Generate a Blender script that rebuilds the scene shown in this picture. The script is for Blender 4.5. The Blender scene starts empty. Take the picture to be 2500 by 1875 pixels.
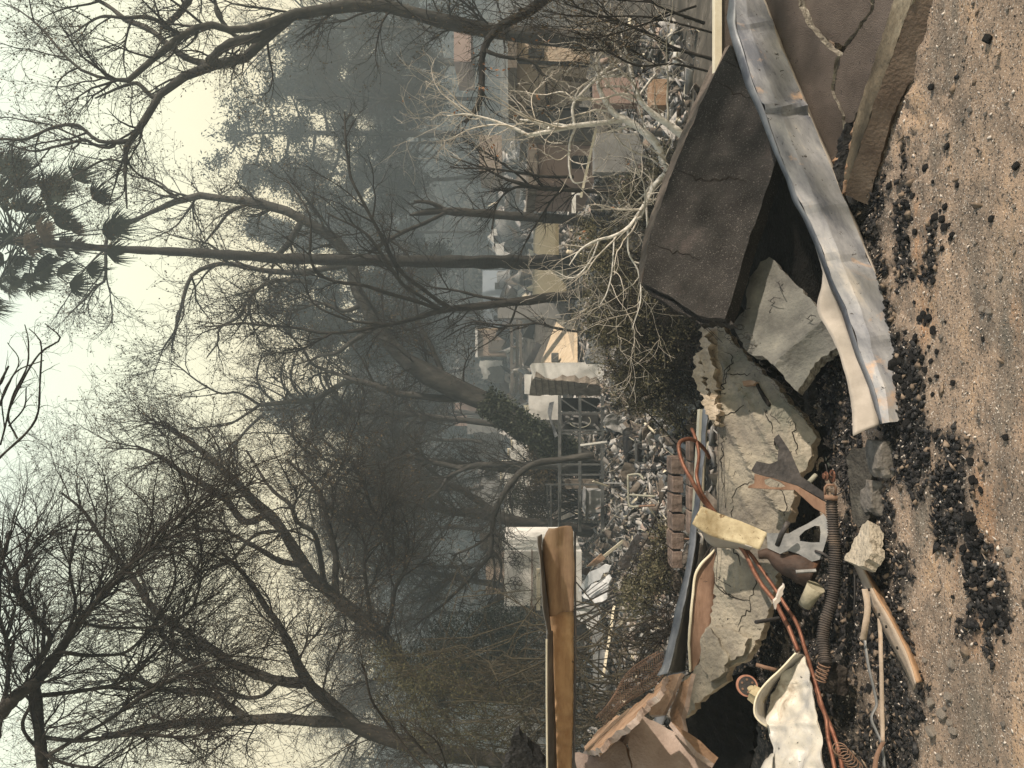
import bpy, bmesh, math, random
import numpy as np
from mathutils import Vector, noise, Matrix
random.seed(7); RNG = np.random.default_rng(7)
sc = bpy.context.scene; COL = sc.collection
HAZE = .0047; F = 1806.0; CZ = 1.6            # focal length in photo pixels, eye height
# ---------------------------------------------------------------- camera (photo was taken upright and stored on its side)
cam = bpy.data.objects.new('camera', bpy.data.cameras.new('camera')); COL.objects.link(cam)
cam.data.sensor_width = 36; cam.data.lens = 36*F/2500; cam.data.clip_start = .05; cam.data.clip_end = 3000
cam.matrix_world = Matrix(((0,1,0,0),(0,0,-1,0),(-1,0,0,CZ),(0,0,0,1)))
sc.camera = cam
# ---------------------------------------------------------------- world and sun
SUN = Vector((.84,-.37,.46)).normalized()
sun_el = math.asin(SUN.z); sun_rot = math.atan2(SUN.x, SUN.y)
w = bpy.data.worlds.new('World'); sc.world = w; w.use_nodes = True
nt = w.node_tree; nt.nodes.clear()
out = nt.nodes.new('ShaderNodeOutputWorld'); bg = nt.nodes.new('ShaderNodeBackground')
sky = nt.nodes.new('ShaderNodeTexSky'); sky.sky_type = 'NISHITA'; sky.sun_disc = False
sky.sun_elevation = sun_el; sky.sun_rotation = sun_rot; sky.dust_density = 6; sky.air_density = 1.2
tc = nt.nodes.new('ShaderNodeTexCoord'); sp = nt.nodes.new('ShaderNodeSeparateXYZ')
rp = nt.nodes.new('ShaderNodeValToRGB')                 # smoke veil: cream low in the sky, pale greenish higher up
e = rp.color_ramp.elements
SKYM = .70
e[0].position = 0; e[0].color = (1.0,.77,.42,1); e[1].position = .68; e[1].color = (.20,.25,.34,1)
m1 = e.new(.30); m1.color = (1.04,.89,.56,1); m2 = e.new(.46); m2.color = (.96,.97,.70,1); m3 = e.new(.60); m3.color = (.85,.95,.80,1)
vm = nt.nodes.new('ShaderNodeVectorMath'); vm.operation = 'SCALE'; vm.inputs['Scale'].default_value = 9.6*SKYM
mx = nt.nodes.new('ShaderNodeMix'); mx.data_type = 'RGBA'; mx.inputs[0].default_value = .9
L = nt.links.new
L(tc.outputs['Generated'], sp.inputs[0]); L(sp.outputs['Z'], rp.inputs[0]); L(rp.outputs[0], vm.inputs[0])
L(sky.outputs[0], mx.inputs[6]); L(vm.outputs[0], mx.inputs[7]); L(mx.outputs[2], bg.inputs[0])
bg.inputs[1].default_value = .11; L(bg.outputs[0], out.inputs[0])
sl = bpy.data.lights.new('sun', 'SUN'); sl.energy = 5; sl.angle = math.radians(.9); sl.color = (1,.86,.70)
so = bpy.data.objects.new('sun', sl); COL.objects.link(so); so.rotation_euler = SUN.to_track_quat('Z','Y').to_euler()
sc.view_settings.view_transform = 'Standard'; sc.view_settings.look = 'None'; sc.view_settings.exposure = .9; sc.view_settings.gamma = 1
sc.cycles.max_bounces = 6; sc.cycles.diffuse_bounces = 3; sc.cycles.glossy_bounces = 2; sc.cycles.volume_bounces = 0
sc.cycles.transparent_max_bounces = 6
# ---------------------------------------------------------------- helpers
def P(X, Y, d): return Vector(((937.5-Y)/F*d, d, CZ+(1250-X)/F*d))
def G(X, Y, z=0): return P(X, Y, (CZ-z)*F/(X-1250))
def tag(o, label=None, cat=None, group=None, kind=None):
    if label: o['label'] = label
    if cat: o['category'] = cat
    if group: o['group'] = group
    if kind: o['kind'] = kind
    return o
def place(o, parent):
    COL.objects.link(o)
    if parent is not None: o.parent = parent
    return o
def thing(name, label, cat, loc, group=None):
    o = bpy.data.objects.new(name, None); o.location = loc; o.empty_display_size = .1; COL.objects.link(o)
    return tag(o, label, cat, group)
MATS = {}; ALB = .84
def mat(name, c1, c2=None, c3=None, scale=6, rough=.85, bump=.25, bscale=40, spots=0, spotc=(.015,.014,.013), spscale=60, metal=0, stretch=(1,1,1), c3pos=.62, det=10, transl=0, spec=.12, blotch=0, blotchc=(.1,.08,.06), blscale=3, rot=0):
    if name in MATS: return MATS[name]
    m = bpy.data.materials.new(name); m.use_nodes = True; n = m.node_tree; b = n.nodes['Principled BSDF']
    c1, c2, c3, spotc, blotchc = [tuple(v*ALB for v in q) if q else q for q in (c1, c2 or c1, c3, spotc, blotchc)]
    b.inputs['Roughness'].default_value = rough; b.inputs['Metallic'].default_value = metal
    b.inputs['Specular IOR Level'].default_value = spec
    N = n.nodes.new; K = n.links.new
    t = N('ShaderNodeTexCoord'); mp = N('ShaderNodeMapping'); mp.inputs['Scale'].default_value = stretch
    if rot:
        mr = N('ShaderNodeMapping'); mr.inputs['Rotation'].default_value = (0,rot,0); K(t.outputs['Object'], mr.inputs[0]); K(mr.outputs[0], mp.inputs[0])
    else: K(t.outputs['Object'], mp.inputs[0])
    nz = N('ShaderNodeTexNoise'); nz.inputs['Scale'].default_value = scale; nz.inputs['Detail'].default_value = det; nz.inputs['Roughness'].default_value = .65
    K(mp.outputs[0], nz.inputs[0])
    r = N('ShaderNodeValToRGB'); c2 = c2 or c1
    r.color_ramp.elements[0].position = .36; r.color_ramp.elements[0].color = (*c1,1)
    r.color_ramp.elements[1].position = .56 if c3 else .66; r.color_ramp.elements[1].color = (*c2,1)
    if c3: q = r.color_ramp.elements.new(c3pos+.06); q.color = (*c3,1)
    K(nz.outputs['Fac'], r.inputs[0]); col = r.outputs[0]
    def overlay(col, sc_, thr, colr, width):
        v = N('ShaderNodeTexNoise'); v.inputs['Scale'].default_value = sc_; v.inputs['Detail'].default_value = 9; v.inputs['Roughness'].default_value = .68; v.inputs['Distortion'].default_value = .6
        K(t.outputs['Object'], v.inputs[0])
        rr = N('ShaderNodeMapRange'); rr.inputs[1].default_value = thr; rr.inputs[2].default_value = thr+width
        K(v.outputs['Fac'], rr.inputs[0])
        q = N('ShaderNodeMix'); q.data_type = 'RGBA'; K(rr.outputs[0], q.inputs[0]); K(col, q.inputs[6]); q.inputs[7].default_value = (*colr,1)
        return q.outputs[2]
    if blotch: col = overlay(col, blscale, 1-blotch, blotchc, .12)
    if spots: col = overlay(col, spscale, 1-spots, spotc, .03)
    K(col, b.inputs['Base Color'])
    if bump:
        n2 = N('ShaderNodeTexNoise'); n2.inputs['Scale'].default_value = bscale; n2.inputs['Detail'].default_value = 6
        K(mp.outputs[0], n2.inputs[0]); bp = N('ShaderNodeBump'); bp.inputs['Strength'].default_value = bump; bp.inputs['Distance'].default_value = .02
        K(n2.outputs['Fac'], bp.inputs['Height']); K(bp.outputs[0], b.inputs['Normal'])
    MATS[name] = m; return m
def make_obj(name, me, mats, parent=None, smooth=False, org=None):
    """link mesh given in world coordinates, with its origin moved to its own base"""
    for m in (mats if isinstance(mats, (list,tuple)) else [mats]): me.materials.append(m)
    n = len(me.vertices); co = np.empty(n*3); me.vertices.foreach_get('co', co); co = co.reshape(-1,3)
    if org is None: org = np.array([(co[:,0].min()+co[:,0].max())/2, (co[:,1].min()+co[:,1].max())/2, co[:,2].min()])
    co -= np.array(org); me.vertices.foreach_set('co', co.ravel())
    if smooth: me.polygons.foreach_set('use_smooth', np.ones(len(me.polygons), bool))
    me.update()
    o = bpy.data.objects.new(name, me); place(o, parent)
    o.location = Vector(org) - (world_of(parent) if parent is not None else Vector())
    return o
def world_of(o):
    v = Vector(o.location)
    while o.parent: o = o.parent; v += o.location
    return v
def disp(v, amp, s, seed=0):
    return noise.noise_vector((Vector(v)+Vector((seed,seed*1.7,0)))*s)*amp + noise.noise_vector((Vector(v)+Vector((seed,3,9)))*s*3.3)*amp*.35
class MB:
    def __init__(s): s.bm = bmesh.new()
    def face(s, pts, mi=0):
        f = s.bm.faces.new([s.bm.verts.new(p) for p in pts]); f.material_index = mi; return f
    def box(s, a, b, mi=0, M=None):
        x0,y0,z0 = a; x1,y1,z1 = b
        v = [Vector(c) for c in ((x0,y0,z0),(x1,y0,z0),(x1,y1,z0),(x0,y1,z0),(x0,y0,z1),(x1,y0,z1),(x1,y1,z1),(x0,y1,z1))]
        if M: v = [M @ c for c in v]
        v = [s.bm.verts.new(c) for c in v]
        for q in ((0,3,2,1),(4,5,6,7),(0,1,5,4),(1,2,6,5),(2,3,7,6),(3,0,4,7)):
            f = s.bm.faces.new([v[i] for i in q]); f.material_index = mi
        return s
    def pbox(s, X0, X1, Y0, Y1, d, dep, mi=0):      # front face seen at these photo pixels at distance d, dep metres deep
        a = P(X1, Y1, d); b = P(X0, Y0, d); return s.box((a.x,d,a.z), (b.x,d+dep,b.z), mi)
    def bar(s, a, b, w, h=None, mi=0, up=(0,0,1)):  # rectangular bar between two points
        a, b = Vector(a), Vector(b); h = h or w; t = (b-a); l = t.length; t.normalize()
        u = t.cross(Vector(up)); u = u.normalized() if u.length > 1e-3 else Vector((1,0,0)); v = u.cross(t)
        M = Matrix.Translation(a) @ Matrix((u,t,v)).transposed().to_4x4()
        return s.box((-w/2,0,-h/2), (w/2,l,h/2), mi, M)
    def tube(s, pts, r, n=8, mi=0, closed=False):
        pts = [Vector(p) for p in pts]; N_ = len(pts); rings = []
        rr = r if isinstance(r, (list,tuple)) else [r]*N_
        prev = None
        for i, p in enumerate(pts):
            t = (pts[(i+1) % N_ if closed else min(i+1,N_-1)] - pts[i-1 if (closed or i) else 0]).normalized()
            u = t.cross(Vector((.3,.9,.25))) if prev is None else prev - t*prev.dot(t)
            if u.length < 1e-4: u = t.cross(Vector((1,0,0)))
            u.normalize(); prev = u; v = t.cross(u)
            rings.append([s.bm.verts.new(p+(u*math.cos(k*2*math.pi/n)+v*math.sin(k*2*math.pi/n))*rr[i]) for k in range(n)])
        R = range(N_ if closed else N_-1)
        for i in R:
            A, B = rings[i], rings[(i+1) % N_]
            for k in range(n):
                f = s.bm.faces.new((A[k],A[(k+1)%n],B[(k+1)%n],B[k])); f.material_index = mi; f.smooth = True
        if not closed:
            s.bm.faces.new(rings[0][::-1]).material_index = mi; s.bm.faces.new(rings[-1]).material_index = mi
        return s
    def fine(s, L, maxit=7):
        for _ in range(maxit):
            es = [e for e in s.bm.edges if e.calc_length() > L]
            if not es: break
            bmesh.ops.subdivide_edges(s.bm, edges=es, cuts=1)
            bmesh.ops.triangulate(s.bm, faces=[f for f in s.bm.faces if len(f.verts) > 3])
        return s
    def wobble(s, amp, sc_, seed=0):
        for v in s.bm.verts: v.co += disp(v.co, amp, sc_, seed)
        return s
    def solid(s, t):
        bmesh.ops.recalc_face_normals(s.bm, faces=s.bm.faces[:])
        bmesh.ops.solidify(s.bm, geom=s.bm.faces[:], thickness=t); return s
    def build(s, name, m, parent=None, smooth=False, bevel=0, recalc=True):
        if bevel: bmesh.ops.bevel(s.bm, geom=s.bm.edges[:], offset=bevel, segments=1, affect='EDGES')
        if recalc: bmesh.ops.recalc_face_normals(s.bm, faces=s.bm.faces[:])
        me = bpy.data.meshes.new(name); s.bm.to_mesh(me); s.bm.free()
        return make_obj(name, me, m, parent, smooth)
def crom(pts, n):                                       # Catmull-Rom resample of tuples to n points
    p = np.array(pts, float)
    if len(p) == 2: return np.array([p[0]+(p[1]-p[0])*t for t in np.linspace(0,1,n)])
    q = np.vstack([2*p[0]-p[1], p, 2*p[-1]-p[-2]]); seg = np.linalg.norm(np.diff(p[:,:2],axis=0),axis=1)+1e-6
    cum = np.concatenate([[0],np.cumsum(seg)]); o = []
    for t in np.linspace(0, cum[-1], n):
        i = min(np.searchsorted(cum, t, 'right')-1, len(p)-2); u = (t-cum[i])/seg[i]
        a,b,c,d = q[i:i+4]; o.append(.5*((2*b)+(c-a)*u+(2*a-5*b+4*c-d)*u*u+(3*b-a-3*c+d)*u**3))
    return np.array(o)
def jag(poly, amp, step=14, seed=1, closed=True):       # broken edge: subdivide an outline and shift the new points
    rs = random.Random(seed); o = []; n = len(poly)
    for i in range(n if closed else n-1):
        a, b = poly[i], poly[(i+1) % n]; L_ = math.hypot(b[0]-a[0], b[1]-a[1]); k = max(1, int(L_/step)); nx, ny = -(b[1]-a[1])/(L_+1e-6), (b[0]-a[0])/(L_+1e-6)
        for j in range(k):
            t = j/k + (rs.uniform(-.25,.25)/k if j else 0); q = rs.gauss(0, amp) if j else 0
            o.append(tuple(a[m]+(b[m]-a[m])*t + (nx,ny,0)[m]*q for m in range(len(a))))
    if not closed: o.append(poly[-1])
    return o
def plane3(a, b, c):                                    # depth as a function of pixel from three (X,Y,d): exact plane in space
    pa, pb, pc = P(*a), P(*b), P(*c); n = (pb-pa).cross(pc-pa); k = n.dot(pa)
    def f(X, Y):
        ray = P(X, Y, 1) - Vector((0,0,CZ)); return (k - n.z*CZ)/n.dot(ray)
    return f
def slab(name, outline, df, t, m, parent=None, amp=.006, s=5, L=.05, jagged=2.5, step=12, seed=1, sheet=None, edge_m=None):
    """a broken plate: outline in photo pixels laid on the plane df, thickness t away from the camera"""
    pts = jag(outline, jagged, step, seed) if jagged else list(outline)
    B = MB(); B.face([P(X, Y, df(X,Y)) for X, Y in pts]); bmesh.ops.triangulate(B.bm, faces=B.bm.faces[:]); B.fine(L)
    fr = B.bm.faces[:]
    # thickness: duplicate pushed backwards
    bmesh.ops.recalc_face_normals(B.bm, faces=fr); n = sum((f.normal*f.calc_area() for f in fr), Vector()).normalized()
    cen = fr[0].calc_center_median()
    if n.dot(cen-Vector((0,0,CZ))) < 0: n = -n
    g = bmesh.ops.extrude_face_region(B.bm, geom=fr)
    nv = [v for v in g['geom'] if isinstance(v, bmesh.types.BMVert)]
    for v in nv: v.co += n*t
    if edge_m is not None:
        nvs = set(nv)
        for f in B.bm.faces:
            k = sum(v in nvs for v in f.verts)
            if 0 < k < len(f.verts): f.material_index = 1
    bmesh.ops.recalc_face_normals(B.bm, faces=B.bm.faces[:])
    for v in B.bm.verts:
        dd = disp(v.co, amp, s, seed)
        if sheet: dd += n*sheet(v.co)
        v.co += dd
    return B.build(name, [m, edge_m] if edge_m is not None else m, parent), (df, amp, s, seed, n, sheet)
def cracks(name, lines, info, m, parent, w=1.5, lift=.003):
    df, amp, s, seed, n, sheet = info; B = MB()
    for li, ln in enumerate(lines):
        pts = jag([tuple(p) for p in ln], 2.6, 7, seed+li, closed=False); prev = None
        for i in range(len(pts)-1):
            a, b = pts[i], pts[i+1]; dx, dy = b[0]-a[0], b[1]-a[1]; q = math.hypot(dx,dy)+1e-6; ww = w*(.35+.9*math.sin(math.pi*(i+.7)/len(pts)))
            quad = []
            for (X, Y), sg, w_ in ((a,1,ww),(b,1,ww),(b,-1,ww),(a,-1,ww)):
                v = P(X-dy/q*sg*w_, Y+dx/q*sg*w_, df(X,Y)); dd = disp(v, amp, s, seed)
                if sheet: dd += n*sheet(v)
                quad.append(v+dd-n*lift)
            B.face(quad)
    return B.build(name, m, parent, recalc=False)
def lin(pts, n):
    p = np.array(pts, float); s_ = np.concatenate([[0],np.cumsum(np.linalg.norm(np.diff(p[:,:2],axis=0),axis=1))]); t_ = np.linspace(0,s_[-1],n)
    return np.stack([np.interp(t_,s_,p[:,k]) for k in range(p.shape[1])],1)
def ladder(B, Ls, Rs, n=40, m_=6, jit=0, mi=0, straight=False, sm=True):         # sheet between two polylines of (X,Y,d)
    a = lin(Ls, n) if straight else crom(Ls, n); b = lin(Rs, n) if straight else crom(Rs, n); vs = []
    for i in range(n):
        vs.append([B.bm.verts.new(P(*(a[i]+(b[i]-a[i])*j/m_))) for j in range(m_+1)])
    for i in range(n-1):
        for j in range(m_):
            f = B.bm.faces.new((vs[i][j],vs[i][j+1],vs[i+1][j+1],vs[i+1][j])); f.material_index = mi; f.smooth = sm
    return B
def up_from(pts):                                       # densify helper for pipes
    return [P(*p) for p in pts]
# numpy meshes: many tubes / leaves at once
def np_mesh(name, parts, mats, parent=None, smooth=True, org=None):
    vs, fs, ms, o = [], [], [], 0
    for v, f, mi in parts:
        if len(v) == 0: continue
        vs.append(v); fs.append(f+o); ms.append(np.full(len(f), mi)); o += len(v)
    v = np.concatenate(vs); f = np.concatenate(fs); mi = np.concatenate(ms)
    me = bpy.data.meshes.new(name); me.vertices.add(len(v)); me.vertices.foreach_set('co', v.ravel().astype(np.float32))
    me.loops.add(f.size); me.loops.foreach_set('vertex_index', f.ravel().astype(np.int32))
    me.polygons.add(len(f)); me.polygons.foreach_set('loop_start', np.arange(0, f.size, f.shape[1], dtype=np.int32))
    me.polygons.foreach_set('material_index', mi.astype(np.int32)); me.update(calc_edges=True)
    return make_obj(name, me, mats, parent, smooth, org)
def tubes(PP, RR, S=3):
    N_, K_, _ = PP.shape; T = np.gradient(PP, axis=1); T /= np.linalg.norm(T,axis=2,keepdims=True)+1e-9
    ref = np.array([.31,.9,.27]); U = np.cross(T, ref); U /= np.linalg.norm(U,axis=2,keepdims=True)+1e-9; V = np.cross(T, U)
    a = np.arange(S)*2*np.pi/S
    ring = PP[:,:,None,:] + RR[:,:,None,None]*(np.cos(a)[None,None,:,None]*U[:,:,None,:] + np.sin(a)[None,None,:,None]*V[:,:,None,:])
    idx = np.arange(N_*K_*S).reshape(N_,K_,S); A = idx[:,:-1]; B = idx[:,1:]
    f = np.stack([A, np.roll(A,-1,2), np.roll(B,-1,2), B], -1).reshape(-1,4)
    return ring.reshape(-1,3), f
def grow(PP, RR, n, Ln, ang, K_=6, wig=.18, trop=(0,0,0), t0=.15, rcap=1, rmin=.002, fall=.4, t1=1.0, ratio=.6):
    N_, Kp, _ = PP.shape
    seg = np.linalg.norm(np.diff(PP,axis=1),axis=2).sum(1); idx = RNG.choice(N_, n, p=seg/seg.sum())
    t = t0+(t1-t0)*RNG.random(n); u = t*(Kp-1); i = np.minimum(u.astype(int), Kp-2); f = (u-i)[:,None]
    p0, p1 = PP[idx,i], PP[idx,i+1]; pos = p0*(1-f)+p1*f; tan = p1-p0; tan /= np.linalg.norm(tan,axis=1,keepdims=True)+1e-9
    r0 = np.minimum(RR[idx,i]*ratio, rcap); r0 = np.maximum(r0, rmin)
    q = RNG.normal(size=(n,3)); q -= (q*tan).sum(1,keepdims=True)*tan; q /= np.linalg.norm(q,axis=1,keepdims=True)+1e-9
    a = (ang*(.55+.9*RNG.random(n)))[:,None]; d = np.cos(a)*tan+np.sin(a)*q
    ln = Ln*(.45+1.1*RNG.random(n))*(1-fall*t); st = (ln/(K_-1))[:,None]
    out = np.empty((n,K_,3)); out[:,0] = pos; tr = np.array(trop); bend = RNG.normal(size=(n,3))*wig*.6
    for k in range(1, K_):
        d = d + RNG.normal(size=(n,3))*wig + bend + tr; d /= np.linalg.norm(d,axis=1,keepdims=True); pos = pos+d*st; out[:,k] = pos
    R = r0[:,None]*(1-.8*np.linspace(0,1,K_))[None,:]; R = np.maximum(R, rmin*.6)
    return out, R
def leaves(C, n_each, spread, size, aspect=.45, droop=0, mi=0, flat=None):
    C = np.repeat(C, n_each, 0); n = len(C); C = C + RNG.normal(size=(n,3))*spread
    a = RNG.normal(size=(n,3)); a[:,2] -= droop*1.5; a /= np.linalg.norm(a,axis=1,keepdims=True)
    b = RNG.normal(size=(n,3)); b -= (b*a).sum(1,keepdims=True)*a; b /= np.linalg.norm(b,axis=1,keepdims=True)
    s = (size*(.5+RNG.random(n)))[:,None]
    v = np.stack([C, C+a*s*.5+b*s*aspect*.5, C+a*s, C+a*s*.5-b*s*aspect*.5], 1).reshape(-1,3)
    return v, np.arange(n*4).reshape(-1,4), mi
def inframe(pts, m=40):                                 # keep scattered bits the photo could show, with a margin
    X = 1250-(pts[:,2]-CZ)/pts[:,1]*F; Y = 937.5-pts[:,0]/pts[:,1]*F
    return (X > -m) & (X < 2500+m) & (Y > -m) & (Y < 1875+m)
def vnoise(x, y, s, seed=0):
    xs, ys = x*s+seed*17.3, y*s+seed*9.1; xi, yi = np.floor(xs), np.floor(ys); fx, fy = xs-xi, ys-yi
    def h(a, b): q = np.sin(a*127.1+b*311.7+seed*74.7)*43758.5453; return q-np.floor(q)
    fx = fx*fx*(3-2*fx); fy = fy*fy*(3-2*fy)
    return (h(xi,yi)*(1-fx)+h(xi+1,yi)*fx)*(1-fy)+(h(xi,yi+1)*(1-fx)+h(xi+1,yi+1)*fx)*fy
def fbm(x, y, s, o=4, seed=0): return sum(vnoise(x,y,s*2**k,seed+k)/2**k for k in range(o))/(2-2**(1-o))
# ---------------------------------------------------------------- materials
soil_far = mat('dry_earth', (.055,.05,.043), (.11,.098,.083), (.22,.20,.175), scale=2.2, bump=.5, bscale=8, spots=.40, spotc=(.05,.045,.04), spscale=4)
stucco_dark = mat('scorched_shade_stucco', (.027,.025,.025), (.056,.052,.050), (.127,.105,.100), scale=2.4, bump=1.0, bscale=170, spots=.415, spotc=(.19,.175,.165), spscale=120, det=14, blotch=.37, blotchc=(.012,.011,.011), blscale=14)  # scorched stucco, darkened further to hold the shade on the column
stucco_mauve = mat('mauve_stucco', (.086,.070,.062), (.130,.107,.095), (.166,.137,.121), scale=4, bump=.6, bscale=230, spots=.37, spscale=48, blotch=.42, blotchc=(.10,.085,.075), blscale=3)
stucco_yel = mat('pale_mortar', (.137,.125,.111), (.290,.264,.217), (.420,.374,.305), scale=3.2, det=12, bump=.8, bscale=38, spots=.37, spscale=26, blotch=.46, blotchc=(.17,.17,.14), blscale=2.6)
mortar_edge = mat('fresh_mortar_edge', (.337,.278,.210), (.562,.467,.366), (.673,.567,.466), scale=9, bump=.9, bscale=50, stretch=(1,1,.35), spots=.36, spscale=18)
conc = mat('grey_concrete', (.101,.100,.095), (.172,.171,.157), (.227,.221,.196), scale=6, bump=.5, bscale=60, spots=.34, spscale=26, blotch=.5, blotchc=(.15,.15,.14), blscale=3.5)
conc_edge = mat('broken_concrete', (.12,.11,.10), (.25,.23,.20), (.4,.38,.33), scale=30, bump=1, bscale=60)
galv = mat('galvanised_steel', (.077,.086,.108), (.243,.257,.279), (.432,.414,.396), scale=2.3, det=10, rough=.5, bump=.12, bscale=14, spots=.30, spscale=22, metal=.25, stretch=(.9,1,1.2), blotch=.36, blotchc=(.36,.27,.21), blscale=4)
streak = mat('heat_streaked_steel', (.13,.14,.17), (.36,.365,.385), (.62,.575,.53), scale=2.6, det=14, rough=.62, bump=.12, bscale=60, spots=.375, spotc=(.05,.045,.045), spscale=34, metal=.08, stretch=(.6,1,2.2), blotch=.44, blotchc=(.52,.37,.27), blscale=4.5, rot=.378)
galv_bright = mat('pale_scorched_steel', (.302,.274,.245), (.418,.382,.346), (.446,.346,.274), scale=4, rough=.6, bump=.1, bscale=12, spots=.30, spscale=26, metal=.15)
steel_grey = mat('grey_steel', (.16,.165,.17), (.27,.27,.27), (.36,.35,.33), scale=7, rough=.6, bump=.2, spots=.3, metal=.25)
steel_dark = mat('sooty_steel', (.035,.034,.036), (.075,.07,.07), (.13,.10,.08), scale=8, rough=.6, bump=.25, metal=.3)
rustm = mat('rusted_steel', (.204,.126,.089), (.375,.264,.177), (.562,.426,.288), scale=6, rough=.75, bump=.3, bscale=40, stretch=(.4,1,1.6), spots=.30, spotc=(.09,.045,.03), spscale=9, spec=.25, det=14)
rust_brown = mat('brown_scaled_steel', (.14,.085,.06), (.25,.16,.115), (.20,.13,.10), scale=4, rough=.65, bump=.25, stretch=(.6,1,2), spots=.35, spotc=(.06,.04,.03), spscale=12)
yellow_metal = mat('yellowed_sheet_metal', (.24,.19,.11), (.46,.40,.27), (.58,.53,.38), scale=6, rough=.6, bump=.25, spots=.39, spotc=(.16,.11,.06), spscale=34, blotch=.42, blotchc=(.30,.22,.12), blscale=12, det=14)
white_metal = mat('white_enamel_sheet', (.34,.345,.35), (.54,.51,.45), (.66,.62,.54), scale=5, rough=.42, spec=.4, bump=.6, bscale=14, spots=.36, spscale=55, det=14, blotch=.43, blotchc=(.33,.27,.21), blscale=6)
pink_stucco = mat('pink_plaster', (.316,.245,.212), (.417,.336,.298), (.475,.412,.370), scale=7, bump=.35, bscale=70, spots=.3, spotc=(.2,.13,.1))
orange_board = mat('scorched_plaster_edge', (.241,.146,.091), (.349,.239,.167), (.397,.306,.243), scale=9, bump=.4, bscale=60, stretch=(1,1,.4))
cream = mat('cream_paint', (.62,.56,.43), (.72,.67,.55), scale=8, bump=.1)
copper = mat('copper', (.139,.057,.038), (.226,.111,.076), (.096,.054,.040), scale=22, rough=.5, bump=.2, metal=.35)
black = mat('char_shade', (.003,.003,.003), (.007,.0065,.006), (.014,.013,.012), scale=20, bump=.8, bscale=60, rough=.8)  # char, blackened further to carry the shade of the voids
crackm = mat('crack_shadow', (.012,.010,.009), (.03,.026,.022), scale=40, bump=0)
charm = mat('charcoal', (.012,.012,.013), (.035,.035,.037), (.07,.07,.072), scale=30, bump=.9, bscale=50, rough=.7)
stonem = mat('pale_rubble', (.252,.221,.189), (.405,.362,.321), (.540,.494,.454), scale=14, bump=.8, bscale=40)
ashm = mat('ash_flake', (.45,.40,.36), (.62,.57,.52), scale=20, bump=0)
gritm = mat('grey_grit', (.098,.090,.083), (.203,.188,.173), scale=30, bump=.5)
# ================================================================ terrain
def tz(x, y):
    x = np.asarray(x, float); y = np.asarray(y, float); r = y
    z = np.interp(r, [0,5.2,8.5,15,30,60,90,110,165,900], [0,0,-1.15,-1.45,-1.95,-1.2,.6,3.5,29,31])
    z = z + (fbm(x,y,.04,3,5)-.5)*np.clip((r-25)/60,0,1)*6 + (fbm(x,y,.35,3,2)-.5)*.5*np.clip((r-6)/6,0,1)
    return z
HEAPS = [(2000,1690,.20,.50,.35),(1900,1560,.16,.4,.3),(2090,1800,.10,.45,.2),(2180,1480,.03,.4,.2),(2195,960,.025,.15,.08)]
HP = [(G(X,Y),h,sx,sy) for X,Y,h,sx,sy in HEAPS]
def near_z(x, y):
    z = (fbm(x,y,1.2,3,11)-.5)*.06 + (fbm(x,y,9,3,3)-.5)*.012
    for c,h,sx,sy in HP: z = z + h*np.exp(-((x-c.x)/sx)**2-((y-c.y)/sy)**2)
    charred = np.clip((y-3.05+.35*np.sin(x*1.7))/.5,0,1)
    return z + (fbm(x,y,22,3,8)-.5)*(.012+.055*charred)
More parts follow.
